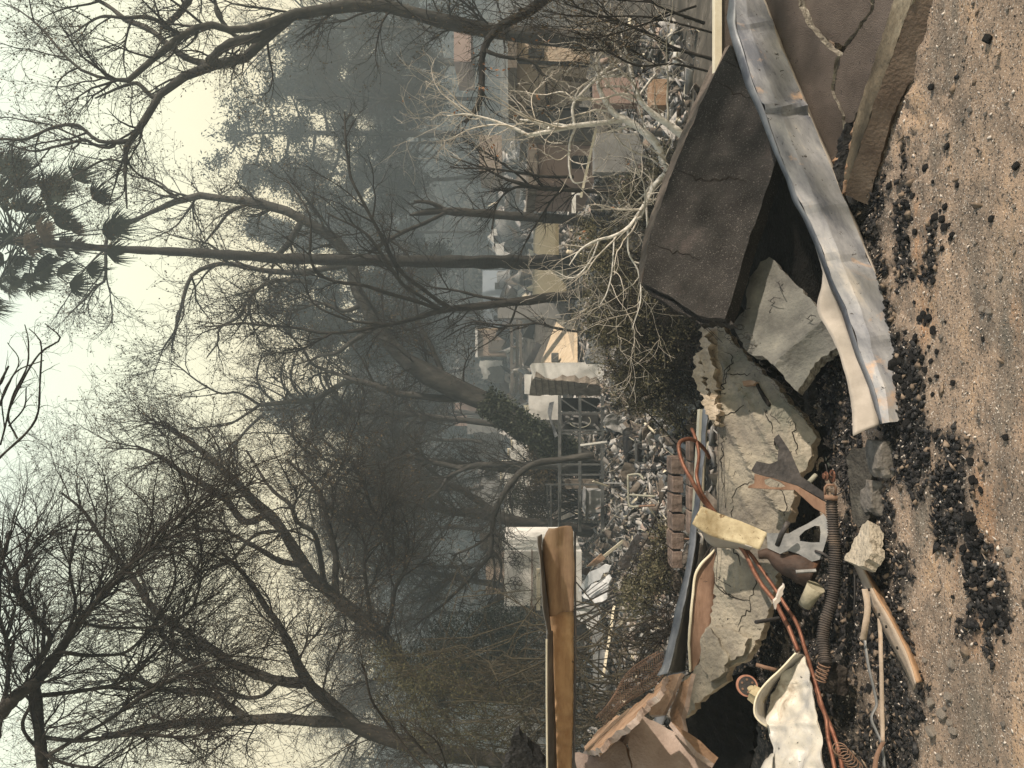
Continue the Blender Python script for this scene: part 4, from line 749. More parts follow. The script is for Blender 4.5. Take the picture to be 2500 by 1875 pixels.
fans = [(46,455,38),(105,470,34),(122,477,34),(181,439,34),(226,487,30),(270,557,34),(250,570,28),(262,622,28),(211,658,28),(169,692,30),(114,629,28),(72,671,30),(21,646,34),(5,600,34),(15,520,32),(60,520,30),(-30,470,40),(-40,560,40),(-40,660,40),(30,690,28),(-70,610,40),(140,540,26),(90,640,24),(-20,720,34),(10,430,34)]
def fan(cx, cy, r, m, deadk=False):
    dd = 26+random.uniform(-1.1,1.1); c0 = P(60+random.uniform(-40,40), 590, 26); c1 = P(cx, cy, dd); ax = (c1-c0); L0 = ax.length; ax.normalize()
    ax = (ax + Vector((.25,0,-.35))).normalized(); side = ax.cross(Vector((random.uniform(-.6,.6),1,random.uniform(-.6,.6)))).normalized()
    nrm = ax.cross(side); vs = []; fs = []
    mid = (c0+c1)/2+Vector((0,0,.12)); st = [np.array([c0,mid,c1-ax*.05])]
    n = 44; rad = r/F*26*1.35
    for k in range(n):
        a = (k/(n-1)-.5)*2.2; dirv = ax*math.cos(a)+side*math.sin(a); ln = rad*(.75+.35*math.cos(a*.6))*random.uniform(.65,1.35)
        p1 = c1+dirv*ln*.55+nrm*random.uniform(-.02,.02); p2 = p1+(dirv+Vector((.35,0,-.8))*random.uniform(.6,1.4)).normalized()*ln*.8
        w_ = dirv.cross(nrm).normalized()*.024; o_ = len(vs)
        vs += [c1-w_*.15,c1+w_*.15,p1+w_,p1-w_,p2+w_*.12,p2-w_*.12]; fs += [(o_,o_+1,o_+2,o_+3),(o_+3,o_+2,o_+4,o_+5)]
    v = np.array([list(q) for q in vs]); s_v, s_f = tubes(np.array(st), np.full((1,3),.022), 4)
    np_mesh('frond', [(v,np.array(fs),0),(s_v,s_f,0)], m, t, False)
for cx, cy, r in fans: fan(cx, cy, r, frond_green)
for rep in range(2):
    for cx, cy, r in [f_ for f_ in fans if f_[0] < 160]: fan(cx+random.uniform(-30,30), cy+random.uniform(-30,30), r, frond_green)
for k in range(14): fan(110+random.uniform(-60,70), 575+random.uniform(-45,40), 20, frond_dead)
# --- big bare tree, upper right of the upright view
T2 = [[(1620,110,24),(1460,100,22),(1250,80,19),(1106,60,17),(1010,32,16),(900,6,15),(840,12,15),(760,34,14),(700,44,13),(633,108,12),(591,148,12),(506,163,11),(422,202,9.5),(380,245,9),(354,295,8.5),(316,346,7),(300,380,5),(304,443,3.5),(312,512,2)],
 [(506,160,9),(464,146,8),(413,110,7),(371,76,7),(312,50,6.5),(270,17,5),(228,-4,4),(150,-40,3)],
 [(760,30,11),(692,40,10),(633,62,9.5),(570,72,9),(506,61,8),(443,89,8.5),(380,137,8),(312,198,6),(274,196,4),(203,173,3.5),(105,76,3),(51,28,2),(10,5,1)],
 [(700,50,11),(633,88,11),(565,103,10),(506,150,9)],
 [(384,240,6),(363,232,5.5),(338,205,5),(312,207,4),(230,240,2)],
 [(316,342,6),(283,345,5.5),(236,342,4.5),(190,308,4.5),(127,312,4),(63,338,3.5),(0,342,3),(-60,340,2)],
 [(283,342,4.5),(270,359,4.5),(232,354,4),(203,342,4),(139,359,3),(84,367,2.6),(21,354,2)],
 [(401,66,7),(430,38,7.5),(460,0,8),(500,-40,9)],[(401,56,5),(359,42,5),(300,44,4),(253,42,3.5),(215,60,2.5),(160,90,1.6)],
 [(610,112,4.5),(565,80,5),(530,30,5.5),(528,10,3),(480,-20,3)],[(310,400,3),(260,390,2.6),(200,420,2.2),(140,455,1.6)],[(300,380,3),(330,420,2.6),(390,455,2.4),(440,490,2)]]
tree('bare_tree', 'tall bare tree with pale forking limbs spreading over top right of sky', T2, 18,
     [(95,2.2,.75,8,3.2,(0,0,.05)),(900,1.15,.7,7,1.7,(0,0,.04)),(5200,.5,.8,5,1.0,(0,0,.02))], bark_mid, twig_brown, (leaf_brown,1,.03,.05,.6,.3,2), wob=.06)
# --- leaning ivy clad tree
T4 = [[(1470,1160,36),(1395,1115,33),(1345,1085,31),(1296,1056,29),(1191,985,27),(1064,925,26),(980,870,20),(929,811,18),(895,745,16),(862,690,15),(853,625,14),(803,570,13),(735,536,12),(684,508,11),(612,494,10),(540,485,9),(464,477,8.5),(422,494,7),(359,523,5.5),(300,552,5)],
 [(1175,972,12),(1148,967,11),(1106,973,10),(1022,967,9),(958,957,8.5),(870,929,7.5),(811,950,7),(769,975,7),(705,980,6.5),(634,988,5)],
 [(634,988,4),(582,959,3),(536,960,2.6),(464,916,2),(413,874,1.4)],[(634,988,4),(570,1030,3),(506,1043,2),(440,1050,1.4)],
 [(870,929,5),(769,891,4),(739,853,3),(690,800,2)],[(1100,960,7),(1056,853,6),(1022,786,5),(1005,684,3),(990,620,2)],
 [(910,800,9),(853,840,6),(819,862,5),(777,870,4),(740,900,2)],
 [(853,645,8),(760,662,7.5),(696,665,7),(641,660,6.5),(577,645,6),(527,646,5.5),(477,663,5),(456,697,4.5),(443,748,4),(426,811,3),(418,861,1.6)],
 [(760,690,6),(696,684,5.5),(650,693,5),(608,726,4),(587,769,4),(536,802,3),(532,836,2.4),(506,870,1.4)],
 [(735,540,8),(700,600,7),(650,640,6)],[(300,552,4),(262,580,4),(256,680,3.5),(232,701,3),(203,735,2.4),(169,765,1.4)],
 [(612,494,5),(560,520,4),(520,570,3),(490,600,2)],[(890,740,7),(840,760,5),(780,740,4),(700,770,2)],
 [(430,480,3),(380,440,2.6),(330,430,2),(250,395,1.6)]]
t4 = tree('leaning_tree', 'big leaning tree with ivy clad lower trunk behind the steel frame', T4, 30,
     [(110,3.2,.7,8,3,(0,0,.04)),(1200,1.7,.7,7,1.4,(0,0,.03)),(6000,.8,.8,5,.75,(0,0,.02))], bark_mid, twig_brown, (leaf_brown,1,.05,.08,.6,.3,2))
c = crom([(1395,1115,30),(1345,1085,29),(1296,1056,28),(1240,1018,27),(1180,975,26)], 400); n = 6500
i = RNG.integers(0,400,n); a = RNG.uniform(0,6.28,n); X, Y, r = c[i,0], c[i,1], c[i,2]*(.85+.5*RNG.random(n)**2)
C = np.array([P(x_+math.cos(q)*k_*.6, y_-math.cos(q)*k_*.9, 30-abs(math.sin(q))*k_/F*30) for x_,y_,q,k_ in zip(X,Y,a,r)])
v, f, _ = leaves(C, 1, .06, .10, .8, .6); np_mesh('ivy', [(v,f,0)], mat('ivy_leaves',(.025,.032,.022),(.06,.07,.048),(.11,.115,.085),scale=4,bump=0), t4, False)
# --- other mid trees
T5 = [[(1480,700,13),(1380,722,12),(1266,735,11),(1160,747,9),(1085,757,7.5),(1001,781,5.5),(916,798,5),(811,815,4),(727,802,3.5),(600,790,3),(500,800,2)],
 [(1094,750,6),(1043,714,5),(988,672,5),(959,634,5),(916,549,4),(861,443,3.5),(845,359,3),(840,274,2)],[(1072,756,5),(1001,731,5),(946,714,5),(887,697,4.5),(802,684,4),(760,642,3.5),(756,527,2.5),(700,440,1.5)],
 [(1072,752,4),(992,701,4.5),(967,672,4.5),(921,608,4),(880,560,3),(800,520,2)],[(959,794,4),(853,781,3),(777,748,2.5),(748,705,2),(740,600,1.4)],[(1240,733,4.5),(1148,718,3.5),(1085,705,2.5),(1040,700,1.5)],
 [(811,812,3),(760,840,2.5),(700,860,2),(640,850,1.4)],[(1266,735,3),(1235,800,2.5),(1160,790,2),(1080,830,1.4)]]
tree('burnt_tree', 'slim dark tree forking into four black stems left of the palm trunk', T5, 22, [(70,2.0,.7,8,2.2,UPW),(520,1.1,.7,6,1.1,UPW),(1600,.5,.8,5,.7,UPW)], bark_dark, twig_brown)
T6 = [[(1500,560,13),(1401,537,12),(1311,533,11),(1190,521,10.5),(1100,517,10),(1085,515,9),(1009,523,6),(1000,524,2)],[(1085,513,6),(1050,497,5),(1010,492,3.5)],[(1090,518,5),(1064,532,4.5),(1005,557,5),(946,586,5),(900,620,4)],[(946,586,3),(985,610,2.5),(1010,640,2)]]
tree('burnt_tree', 'broken dark tree trunk with short stub limbs right of the palm', T6, 25, [(26,1.6,.8,7,1.6,UPW),(120,.9,.7,6,1,UPW)], bark_dark, twig_brown)
T7 = [[(1560,470,7),(1431,463,6),(1371,462,5.5),(1287,454,5),(1233,439,3.5),(1190,415,2.5),(1100,380,1.6)],[(1300,457,3.5),(1250,463,3),(1215,500,2),(1200,560,1.4)],[(1401,430,4),(1311,427,3.5),(1205,415,2.5),(1100,405,1.6)],[(1371,462,3),(1340,500,2.5),(1300,560,2),(1260,640,1.4)],[(1290,452,3),(1240,410,2.4),(1150,350,1.6)]]
tree('burnt_shrub', 'black many stemmed burnt shrub in front of the far rubble', T7, 15, [(60,.9,.6,7,1.8,UPW),(500,.55,.6,6,1,UPW)], bark_dark, twig_brown)
T8 = [[(1500,815,4),(1431,810,3.5),(1347,801,3.2),(1311,789,3),(1235,795,2.5),(1160,783,1.8),(1100,800,1)],[(1311,789,2),(1260,760,1.6),(1200,740,1)],[(1240,795,2),(1200,830,1.6),(1150,860,1)]]
tree('sapling', 'thin bare sapling in front of the tan driveway', T8, 20, [(40,1.0,.7,7,1.3,UPW),(260,.5,.7,5,.8,UPW)], bark_dark, twig_brown)
T9 = [[(1480,1140,12),(1401,1140,9.5),(1251,1135,8.5),(1160,1137,8),(1127,1144,7),(1056,1127,6),(992,1115,5),(940,1130,3)],[(1160,1137,5),(1100,1160,4.5),(1070,1200,4),(1005,1240,2.5)],
 [(1127,1144,4),(1085,1178,4),(1022,1215,2)]]
tree('bare_tree', 'upright slim grey tree standing behind the steel frame', T9, 29, [(50,2.2,.7,8,2,UPW),(420,1.2,.7,6,1.1,UPW),(1500,.6,.7,5,.7,UPW)], bark_mid, twig_grey)
T9a = [[(1450,1112,9),(1371,1122,8.5),(1305,1131,8),(1269,1156,8),(1230,1207,7.5),(1206,1255,7),(1198,1342,6),(1185,1372,5),(1129,1428,4),(1080,1477,3),(1010,1530,2)],[(1198,1342,4),(1215,1360,3.5),(1225,1385,3),(1215,1430,2)],[(1200,1300,3),(1160,1330,3),(1100,1360,2)],[(1198,1350,3),(1208,1380,2.8),(1205,1440,2.2),(1190,1480,1.4)]]
tree('arched_tree', 'grey limb arching over to the left above the hedge wall', T9a, 21, [(45,1.8,.8,7,1.8,(0,0,-.01)),(420,1.0,.8,6,1,(0,0,-.01)),(1200,.5,.8,5,.7,(0,0,0))], bark_mid, twig_grey)
T9b = [[(1470,1300,17),(1341,1284,15),(1251,1272,14),(1211,1262,13),(1150,1252,12),(1100,1249,10),(1022,1229,9),(959,1220,7),(880,1215,5),(800,1235,3)],[(1211,1256,10),(1145,1207,8),(1100,1183,7),(1085,1178,6),(1022,1123,5),(958,1095,4),(880,1085,2.6)],[(1145,1207,5),(1060,1170,4),(990,1160,3),(900,1180,2)],[(1100,1249,5),(1040,1190,4),(960,1150,3)]]
tree('dark_tree', 'sturdy dark forked trunk rising behind the end of the lintel', T9b, 31, [(70,2.6,.7,8,2.4,UPW),(700,1.4,.7,6,1.1,UPW),(3000,.7,.7,5,.7,UPW)], bark_dark, twig_grey)
T10 = [[(1330,1700,20),(1150,1690,19),(991,1656,18),(966,1599,17),(934,1550,17),(885,1513,17),(828,1465,16),(763,1412,15),(726,1351,14),(690,1298,13),(653,1249,12),(600,1208,10),(570,1170,9),(519,1123,8),(470,1085,6),(400,1040,4)],
 [(820,1440,9),(820,1400,8),(820,1363,8),(803,1281,7),(787,1220,6),(762,1180,5),(700,1120,3)],[(800,1440,8),(787,1400,7),(775,1322,6.5),(763,1294,6),(722,1273,5.5),(710,1233,5),(660,1190,4),(600,1100,2.5)],
 [(946,1570,7),(944,1540,6.5),(958,1485,6),(966,1436,5.5),(991,1383,5),(958,1355,4.5),(938,1294,4.5),(901,1228,4),(893,1190,3.5),(860,1130,2)],[(905,1520,6),(901,1473,5),(893,1412,4.5),(893,1355,4),(930,1320,2.4)],
 [(654,1250,9),(599,1275,8.5),(540,1208,8),(456,1161,6.5),(400,1120,5),(330,1090,3)],[(740,1380,8),(690,1370,7),(640,1345,6),(560,1300,4),(470,1290,2.6)],[(893,1412,3.5),(840,1408,3),(835,1390,2.5),(800,1330,2)],
 [(690,1298,5),(620,1310,4.5),(560,1370,4),(480,1400,2.6)]]
tree('oak_tree', 'dark spreading bare oak slanting up through the left middle of the sky', T10, 19,
     [(95,2.4,.7,8,2.6,(0,0,.03)),(1300,1.3,.65,7,1.8,(0,0,.02)),(7000,.6,.8,5,1.0,(0,0,0))], bark_dark, twig_brown, (leaf_brown,1,.03,.05,.5,.3,2))
T11 = [[(1500,1880,20),(1150,1850,19),(900,1790,17),(861,1766,16),(820,1729,15),(755,1668,14),(722,1607,11),(690,1538,9),(669,1509,8),(624,1440,7),(600,1404,6),(540,1350,4)],
 [(738,1664,13),(665,1660,12),(600,1631,11),(570,1619,10.5),(488,1566,9),(427,1526,9),(366,1477,8),(317,1404,7),(250,1320,5),(203,1249,4),(150,1200,2.4)],[(861,1770,12),(763,1757,13),(610,1757,12),(540,1757,11),(400,1770,9),(250,1800,7)],
 [(610,1757,9),(529,1700,8),(466,1690,7.5),(407,1684,6.5),(300,1650,4)],[(549,1729,6),(509,1648,6),(430,1590,5),(366,1500,4)],[(690,1650,6),(640,1700,5),(560,1690,4),(450,1640,3)]]
tree('oak_tree', 'dark bare oak with two heavy limbs rising at the far left', T11, 15,
     [(90,2.2,.7,8,2.6,(0,0,.03)),(1500,1.2,.65,7,1.8,(0,0,.02)),(7000,.6,.8,5,1.0,(0,0,0))], bark_dark, twig_brown, (leaf_brown,1,.03,.04,.5,.3,2))
T12 = [[(110,2100,16),(105,1871,13),(90,1720,13),(81,1676,15),(142,1590,12),(195,1509,8),(260,1440,5),(330,1380,3)],[(-60,1800,24),(0,1741,20),(40,1700,16),(90,1665,13)],[(183,1538,5),(230,1470,4.5),(285,1404,4.5),(407,1306,4),(470,1255,3.5),(529,1200,2.5)],
 [(195,1520,4),(244,1534,3.5),(320,1535,3.2),(399,1530,3),(468,1485,3),(490,1400,2.5),(488,1322,2.4),(475,1240,1.6)],[(90,1700,6),(180,1690,5),(285,1668,4.5),(350,1620,4),(407,1566,3),(450,1500,2)],[(105,1850,5),(244,1770,4.5),(340,1705,4),(448,1648,3.5),(520,1620,2.6),(600,1590,1.6)],
 [(60,1640,7),(120,1560,6),(60,1480,5),(40,1400,4),(90,1330,3)],[(150,1580,5),(180,1480,4),(170,1380,3),(190,1290,2)],[(110,1800,5),(200,1810,5),(330,1790,4),(470,1800,3),(600,1750,2)],[(0,1800,6),(20,1600,5),(-10,1450,4),(20,1300,3)],
 [(140,1590,5),(240,1600,4),(330,1580,3),(420,1440,2.4),(410,1330,1.6)],[(90,1700,5),(60,1780,4),(150,1860,4),(300,1880,3)]]
tree('overhanging_tree', 'nearest dark tree whose fine branches sweep down over top left corner', T12, 8.5,
     [(260,1.35,.5,10,3.0,(.02,0,-.01)),(2600,.75,.5,8,1.9,(.02,0,-.02)),(6500,.35,.6,6,1.2,(0,0,-.01))], bark_dark, twig_brown, None, px=.8)
T13 = [[(-60,1180,3),(0,1115,3),(63,1055,2.8),(93,1005,2.5),(101,929,2.3),(101,836,1.8),(70,800,1.2)],[(40,1070,2.4),(20,1010,2.4),(60,920,2.4),(100,860,2.2),(148,828,2),(110,790,1.2)],[(0,1085,2.2),(30,980,2.2),(70,900,2),(70,830,1.6),(58,790,1)],[(-20,1030,2.6),(20,945,2.6),(48,900,1.8),(110,880,1.2)],[(-20,980,3),(10,920,3),(26,886,2.2)],[(20,1040,2),(60,990,1.8),(68,940,1.4)],[(10,1050,1.6),(10,960,1.6),(50,880,1.4),(20,830,1)]]
tree('bare_branch', 'few thin curling bare branches entering the sky at top centre', T13, 6.5, [(26,.22,.6,7,1.1,(0,0,0)),(40,.10,.6,5,.8,(0,0,0))], bark_dark, twig_brown)
# --- long dark foreground stems lower left
tree('dead_stem', 'long black dead stem arching across lower left behind the lintel', [[(1120,1920,3.5),(1027,1827,3.2),(983,1778,3),(975,1765,1.5)],[(1060,1900,3.6),(1023,1867,3.4),(950,1778,3.2),(905,1713,3),(889,1639,2.4),(880,1620,1.5)],[(1088,1875,2.5),(1060,1800,2),(1000,1760,1.2)]], 7, [(26,.35,.6,7,1.2,(0,0,.03)),(60,.15,.6,5,.8,(0,0,.02))], bark_dark, twig_brown)
# --- pale sycamore
T14 = [[(1790,432,14),(1720,430,13),(1652,425,11),(1624,421,11),(1609,371,11),(1582,338,12),(1540,304,11),(1504,286,10),(1480,253,8),(1462,217,7),(1459,163,5),(1455,110,2.5)],
 [(1516,298,7),(1462,301,8),(1401,307,8),(1341,322,6.5),(1287,329,6),(1263,313,5),(1199,289,3.5),(1140,280,2.4),(1090,286,1.2)],[(1401,304,5),(1398,256,5),(1432,217,5),(1475,178,5),(1516,145,4.5)],
 [(1404,313,4),(1392,347,4),(1392,407,3.6),(1404,443,2.5),(1440,438,1.4)],[(1800,410,15),(1735,380,14),(1682,350,13),(1643,319,12),(1588,277,9),(1558,235,8),(1543,169,7),(1531,127,4),(1516,78,2)],
 [(1624,428,6),(1605,447,6),(1594,461,6),(1582,482,5)],[(1624,435,7),(1600,454,7),(1576,497,7),(1537,551,6.5),(1492,578,5),(1462,587,4.5),(1419,611,3),(1390,650,1.6)],[(1579,499,4),(1582,545,3.5),(1579,596,3),(1590,622,2)],
 [(1534,560,3.5),(1534,611,3),(1558,656,2.4),(1564,725,2),(1540,800,1)],[(1500,575,2.4),(1492,665,2.4),(1480,713,1.8),(1465,740,1)],[(1341,322,4),(1310,300,3.5),(1270,290,2)],[(1543,180,4),(1525,185,4),(1470,190,3.5)],[(1400,310,3),(1350,305,4),(1335,325,5)],
 [(1582,345,3),(1560,250,3),(1580,210,4),(1605,180,5)],[(1462,590,3),(1440,640,2.4),(1400,680,1.6),(1350,660,1)]]
T14 = [[(x_,y_,r_*.78) for x_,y_,r_ in l_] for l_ in T14]
tree('sycamore_tree', 'white barked bare sycamore with curling branches and few orange leaves', T14, 7.6,
     [(80,.85,.8,11,3.4,(0,0,.05)),(380,.5,.8,10,2.0,(0,0,.03)),(800,.25,.8,7,1.2,(0,0,.02))], bark_pale, twig_pale, None, px=1.1)
C = np.array([P(x_,y_,7.5) for x_,y_ in ((1175,152),(1160,125),(1190,173),(1230,172),(1180,220),(1140,230),(1260,270),(1335,262),(1105,275),(1525,425),(1535,395),(1495,505),(1425,575),(1455,610),(1300,370),(1200,360),(1320,95),(1250,90),(1520,500),(1410,20),(1640,315),(1605,400),(1310,240),(1000,250))])
v, f, _ = leaves(C, 4, .03, .036, .5, .5); tag(np_mesh('dry_leaves', [(v,f,0)], leaf_dry, None, False), 'crisp orange dead leaves still hanging on the pale sycamore twigs', 'leaves', kind='stuff')
# --- drooping thicket at right edge
T15 = [[(1820,190,5),(1750,150,4.5),(1700,133,4),(1637,112,4),(1582,84,3.5),(1516,54,3),(1440,30,2.4),(1380,10,1.6)],[(1720,60,4),(1640,30,3.4),(1560,-5,3),(1450,-20,2)],[(1750,180,3),(1650,150,2.6),(1560,150,2.4),(1480,120,2),(1400,120,1.2)],[(1760,90,3),(1660,60,2.6),(1560,40,2.2),(1400,40,1.4),(1250,10,.9)],[(1700,20,3),(1560,60,2.4),(1420,90,1.8),(1300,60,1)]]
tree('overhanging_shrub', 'drooping twiggy shrub with narrow dried leaves at right edge above the debris', T15, 7.2,
     [(60,.9,.45,9,1.8,(0,0,.01)),(500,.4,.6,7,1,(0,0,-.01)),(1400,.18,.7,5,.7,(0,0,-.02))], bark_dark, twig_brown, (leaf_brown,1,.02,.032,.25,1.0,2))
# --- hedges and shrubs
def bush(name, label, blobs, d, leafm, nl, size, ntw, twm=None, cat='shrub', dep=1.2, droop=0, asp=.5, curl=.05):
    """blobs: (X,Y,rX,rY) ellipses of foliage; twigs rise from the base through them"""
    cs = []; ws = np.array([a[2]*a[3] for a in blobs]); ws = ws/ws.sum()
    idx = RNG.choice(len(blobs), nl//6, p=ws); q = RNG.normal(size=(nl//6,3)); q /= np.linalg.norm(q,axis=1,keepdims=True); q *= RNG.random((nl//6,1))**.38
    B_ = np.array(blobs)[idx]; X = B_[:,0]+q[:,0]*B_[:,2]; Y = B_[:,1]+q[:,1]*B_[:,3]; D = d+q[:,2]*dep*np.sqrt(B_[:,3]/B_[:,3].max())
    C = np.stack([(937.5-Y)/F*D, D, CZ+(1250-X)/F*D],1)
    keep = np.array([noise.noise(Vector(c)*(14/d)*1.6) > -.22 for c in C]); C = C[keep]
    b0 = P(max(a[0]+a[2]*.6 for a in blobs), sum(a[1] for a in blobs)/len(blobs), d); zb = float(tz(b0.x,b0.y)); b0.z = min(b0.z, zb+.4)
    t = thing(name, label, cat, b0)
    v, f, _ = leaves(C, 6, size*1.3, size, asp, droop); np_mesh('foliage', [(v,f,0)], leafm, t, False)
    m_ = max(24, ntw//18); base = np.array(b0)[None]+RNG.normal(size=(m_,3))*np.array([.35*dep+.3,.3*dep,.05]); tgt = C[RNG.integers(0,len(C),m_)]
    s_ = np.linspace(0,1,9)[None,:,None]; PP = base[:,None]*(1-s_)+tgt[:,None]*s_; PP[:,1:-1] += np.cumsum(RNG.normal(size=(m_,7,3)),axis=1)*np.sin(np.linspace(.3,3,7))[None,:,None]*curl*d/10; RR = (.012*d/9)*(1-.7*s_[...,0])*np.ones((m_,1))
    A2, R2 = grow(PP, RR, ntw, .045*d, .6, 6, .2, (0,0,.03), .3, .004*d/9, .0022*d/9); A3, R3 = grow(A2, R2, ntw*2, .025*d, .7, 5, .2, (0,0,.02), .1, .003*d/9, .0018*d/9)
    np_mesh('stems', [(*tubes(PP,RR,5),0),(*tubes(A2,R2,3),0),(*tubes(A3,R3,3),0)], twm or twig_brown, t)
    return t
bush('hedge', 'broad olive green leafy hedge in middle distance behind fallen dark column', [(1490,640,85,80),(1470,760,80,90),(1540,760,90,100),(1600,850,80,90),(1510,850,75,80),(1560,950,80,70),(1620,700,90,90),(1600,960,80,80),(1440,580,50,60),(1650,1000,60,70),(1640,800,70,60),(1680,760,50,60)], 11, leaf_olive, 40000, .032, 2600, dep=1.5)
bush('olive_shrub', 'grey green shrub under the white sycamore left of grey wall', [(1590,470,70,80),(1560,540,70,60),(1530,470,50,50),(1640,400,60,60)], 12.5, leaf_olive, 12000, .032, 900, dep=1.0)
bush('evergreen_shrub', 'dense dark evergreen shrub left of the pale wall with metal flowers', [(1240,1560,90,90),(1180,1620,100,90),(1120,1570,80,90),(1270,1660,80,70),(1100,1680,90,80),(1205,1515,50,36),(1040,1650,80,90)], 20, leaf_dark, 42000, .075, 500, dep=2.0, asp=.35)
bush('vine_thicket', 'yellow green viny thicket hanging in front of dark evergreen at left', [(1060,1680,110,100),(1180,1740,130,90),(980,1700,80,90),(1230,1800,80,60),(940,1620,60,60),(1080,1800,120,70)], 13, leaf_yel, 15000, .032, 1500, twm=mat('vine_twigs',(.035,.03,.022),(.075,.065,.045),scale=5,bump=0), dep=1.6, curl=.32)
bush('bramble', 'tangled bare brown bramble between lintel and fallen channel rail', [(1520,1600,90,100),(1590,1500,70,80),(1480,1720,90,80),(1610,1400,50,60)], 8.5, leaf_brown, 500, .025, 330, dep=1.0)
bush('weed_patch', 'low green weeds growing out of rubble under the lintel', [(1600,1400,45,60),(1560,1450,50,60),(1620,1310,30,40)], 11, leaf_olive, 7000, .04, 300, dep=.7)
bush('brown_hedge', 'dry brown and green hedge hiding the base of stepped white wall', [(1320,1120,42,60),(1330,1200,45,60),(1300,1240,28,40)], 33, leaf_brown, 12000, .10, 200, dep=1.2)
bush('green_plant', 'light green plant poking above the white wall beside dark trunk', [(1255,1225,16,16),(1262,1195,18,18),(1250,1310,14,22)], 33.5, leaf_yel, 1800, .10, 60, dep=.5)
# ================================================================ distant tree belt
def far_tree(name, label, X, Y, Xtop, d, wd, kind, group=None, rp=5):
    """X: foot, Xtop: top of crown in photo pixels; wd: half width px"""
    Lx = X-Xtop; limbs = [[(X,Y,rp),(X-Lx*.3,Y+random.uniform(-8,8),rp*.85),(X-Lx*.6,Y+random.uniform(-14,14),rp*.6),(Xtop+Lx*.08,Y+random.uniform(-16,16),1.2)]]
    Lw = wd/F*d
    if kind == 'bare':
        for k in range(8):
            s_ = random.uniform(.2,.75); sy = random.choice((-1,1)); x0 = X-Lx*s_
            limbs.append([(x0,Y,rp*.5),(x0-Lx*.14,Y+sy*wd*.4,rp*.4),(x0-Lx*.25,Y+sy*wd*random.uniform(.6,.95),1.2)])
        return tree(name, label, limbs, d, [(60,Lw*.55,.7,7,1.6,(0,0,.04)),(700,Lw*.32,.7,6,.9,(0,0,.03)),(4200,Lw*.17,.8,4,.75,(0,0,.0))], bark_mid, twig_grey, None, group, wob=.15, px=.8)
    for k in range(16):
        s_ = .18+.75*k/16; sy = 1 if k % 2 else -1; x0 = X-Lx*s_; ww = wd*(1.05-s_*.75 if kind == 'cedar' else .9*math.sin(math.pi*min(1,.25+s_*.75)))
        limbs.append([(x0,Y,rp*.45),(x0-ww*.1,Y+sy*ww*.5,rp*.3),(x0-ww*(.05 if kind=='cedar' else .35),Y+sy*ww,1)])
    return tree(name, label, limbs, d, [(170,Lw*.4,.7,6,1.3,(0,0,.0)),(1500,Lw*.2,.7,5,.8,(0,0,.0))], bark_mid, leaf_dark, (leaf_dark, 30, .030*d*.19, .0045*d, .35, .3, 1), group, wob=.15, gaps=34/d)
far_tree('pine_tree', 'big dark pine with ragged crown against the sky right of palm', 1180, 330, 500, 62, 185, 'pine', rp=9)
far_tree('pine_tree', 'dense dark pine at right behind the tall pale trunk', 1180, 150, 640, 70, 130, 'pine', rp=7)
far_tree('cedar_tree', 'drooping dark cedar standing left of the palm in haze', 1170, 760, 640, 58, 140, 'cedar', rp=7)
far_tree('pine_tree', 'small round topped pine just right of the palm trunk', 1150, 565, 555, 85, 45, 'pine', rp=3)
far_tree('pine_tree', 'faint hazy evergreen behind the leaning ivy tree', 1160, 900, 850, 95, 110, 'pine', rp=4)
far_tree('cedar_tree', 'small faint conifer tip between the leaning tree and oak', 1160, 1010, 620, 75, 50, 'cedar', rp=4)
fr = [(1180,240,700,55,130),(1190,60,560,48,130),(1170,430,720,75,120),(1180,520,800,90,100),(1170,640,840,110,110),(1160,780,820,100,100),(1160,890,860,120,100),(1180,1010,840,80,120),(1180,1080,820,52,150),(1180,1190,740,46,160),(1180,1290,760,44,140),(1180,1380,800,50,140),(1190,1500,820,52,150),(1190,1620,780,48,160),(1190,1760,760,44,160),(1190,1860,820,50,140),(1160,350,860,70,110),(1170,160,880,52,100)]
for i, (X, Y, Xt, d_, wd) in enumerate(fr):
    far_tree('bare_tree', 'grey leafless tree in the hazy belt behind the houses', X, Y, Xt, d_, wd, 'bare', 'leafless trees in the hazy belt')
# brown willowy crowns in front of the belt
for X, Y, Xt, d_, wd, lb in ((1250,1120,660,34,170,'brown twiggy tree with yellowed leaf tips left of leaning tree'),(1250,1010,560,40,150,'brown weeping tree crown reaching high left of the leaning limb'),(1230,1400,790,36,150,'brown weeping tree behind the dark oak limbs')):
    limbs = [[(X+150,Y+40,9),(X,Y+30,8),(X-(X-Xt)*.4,Y,6),(Xt+40,Y-10,2)]]
    for k in range(12):
        s_ = random.uniform(.25,.9); sy = random.choice((-1,1)); x0 = X-(X-Xt)*s_; limbs.append([(x0,Y,4),(x0-70,Y+sy*wd*.5,3),(x0-60,Y+sy*wd,1.5)])
    tree('willow_tree', lb, limbs, d_, [(110,2.4,.7,8,2,(0,0,-.01)),(900,1.4,.6,7,1,(0,0,-.03)),(2800,.8,.6,5,.8,(0,0,-.04))], bark_mid, twig_brown, (leaf_yel if Y<1100 else leaf_brown,1,.05,.09,.4,.6,2))
# burnt arching trunk at right
tree('burnt_tree', 'charred arching trunk leaning across the pink house at right', [[(1430,-60,13),(1330,0,13),(1281,30,12),(1230,60,11),(1190,100,9),(1177,150,8),(1175,211,8),(1165,260,7),(1135,300,5)],[(1190,110,5),(1190,125,5),(1230,140,4.5),(1300,150,4),(1330,190,2)],[(1340,-10,6),(1290,-20,5),(1200,-30,4)]], 14, [(50,1.0,.8,7,1.6,(0,0,0)),(360,.6,.8,6,1,(0,0,0))], bark_dark, twig_brown)
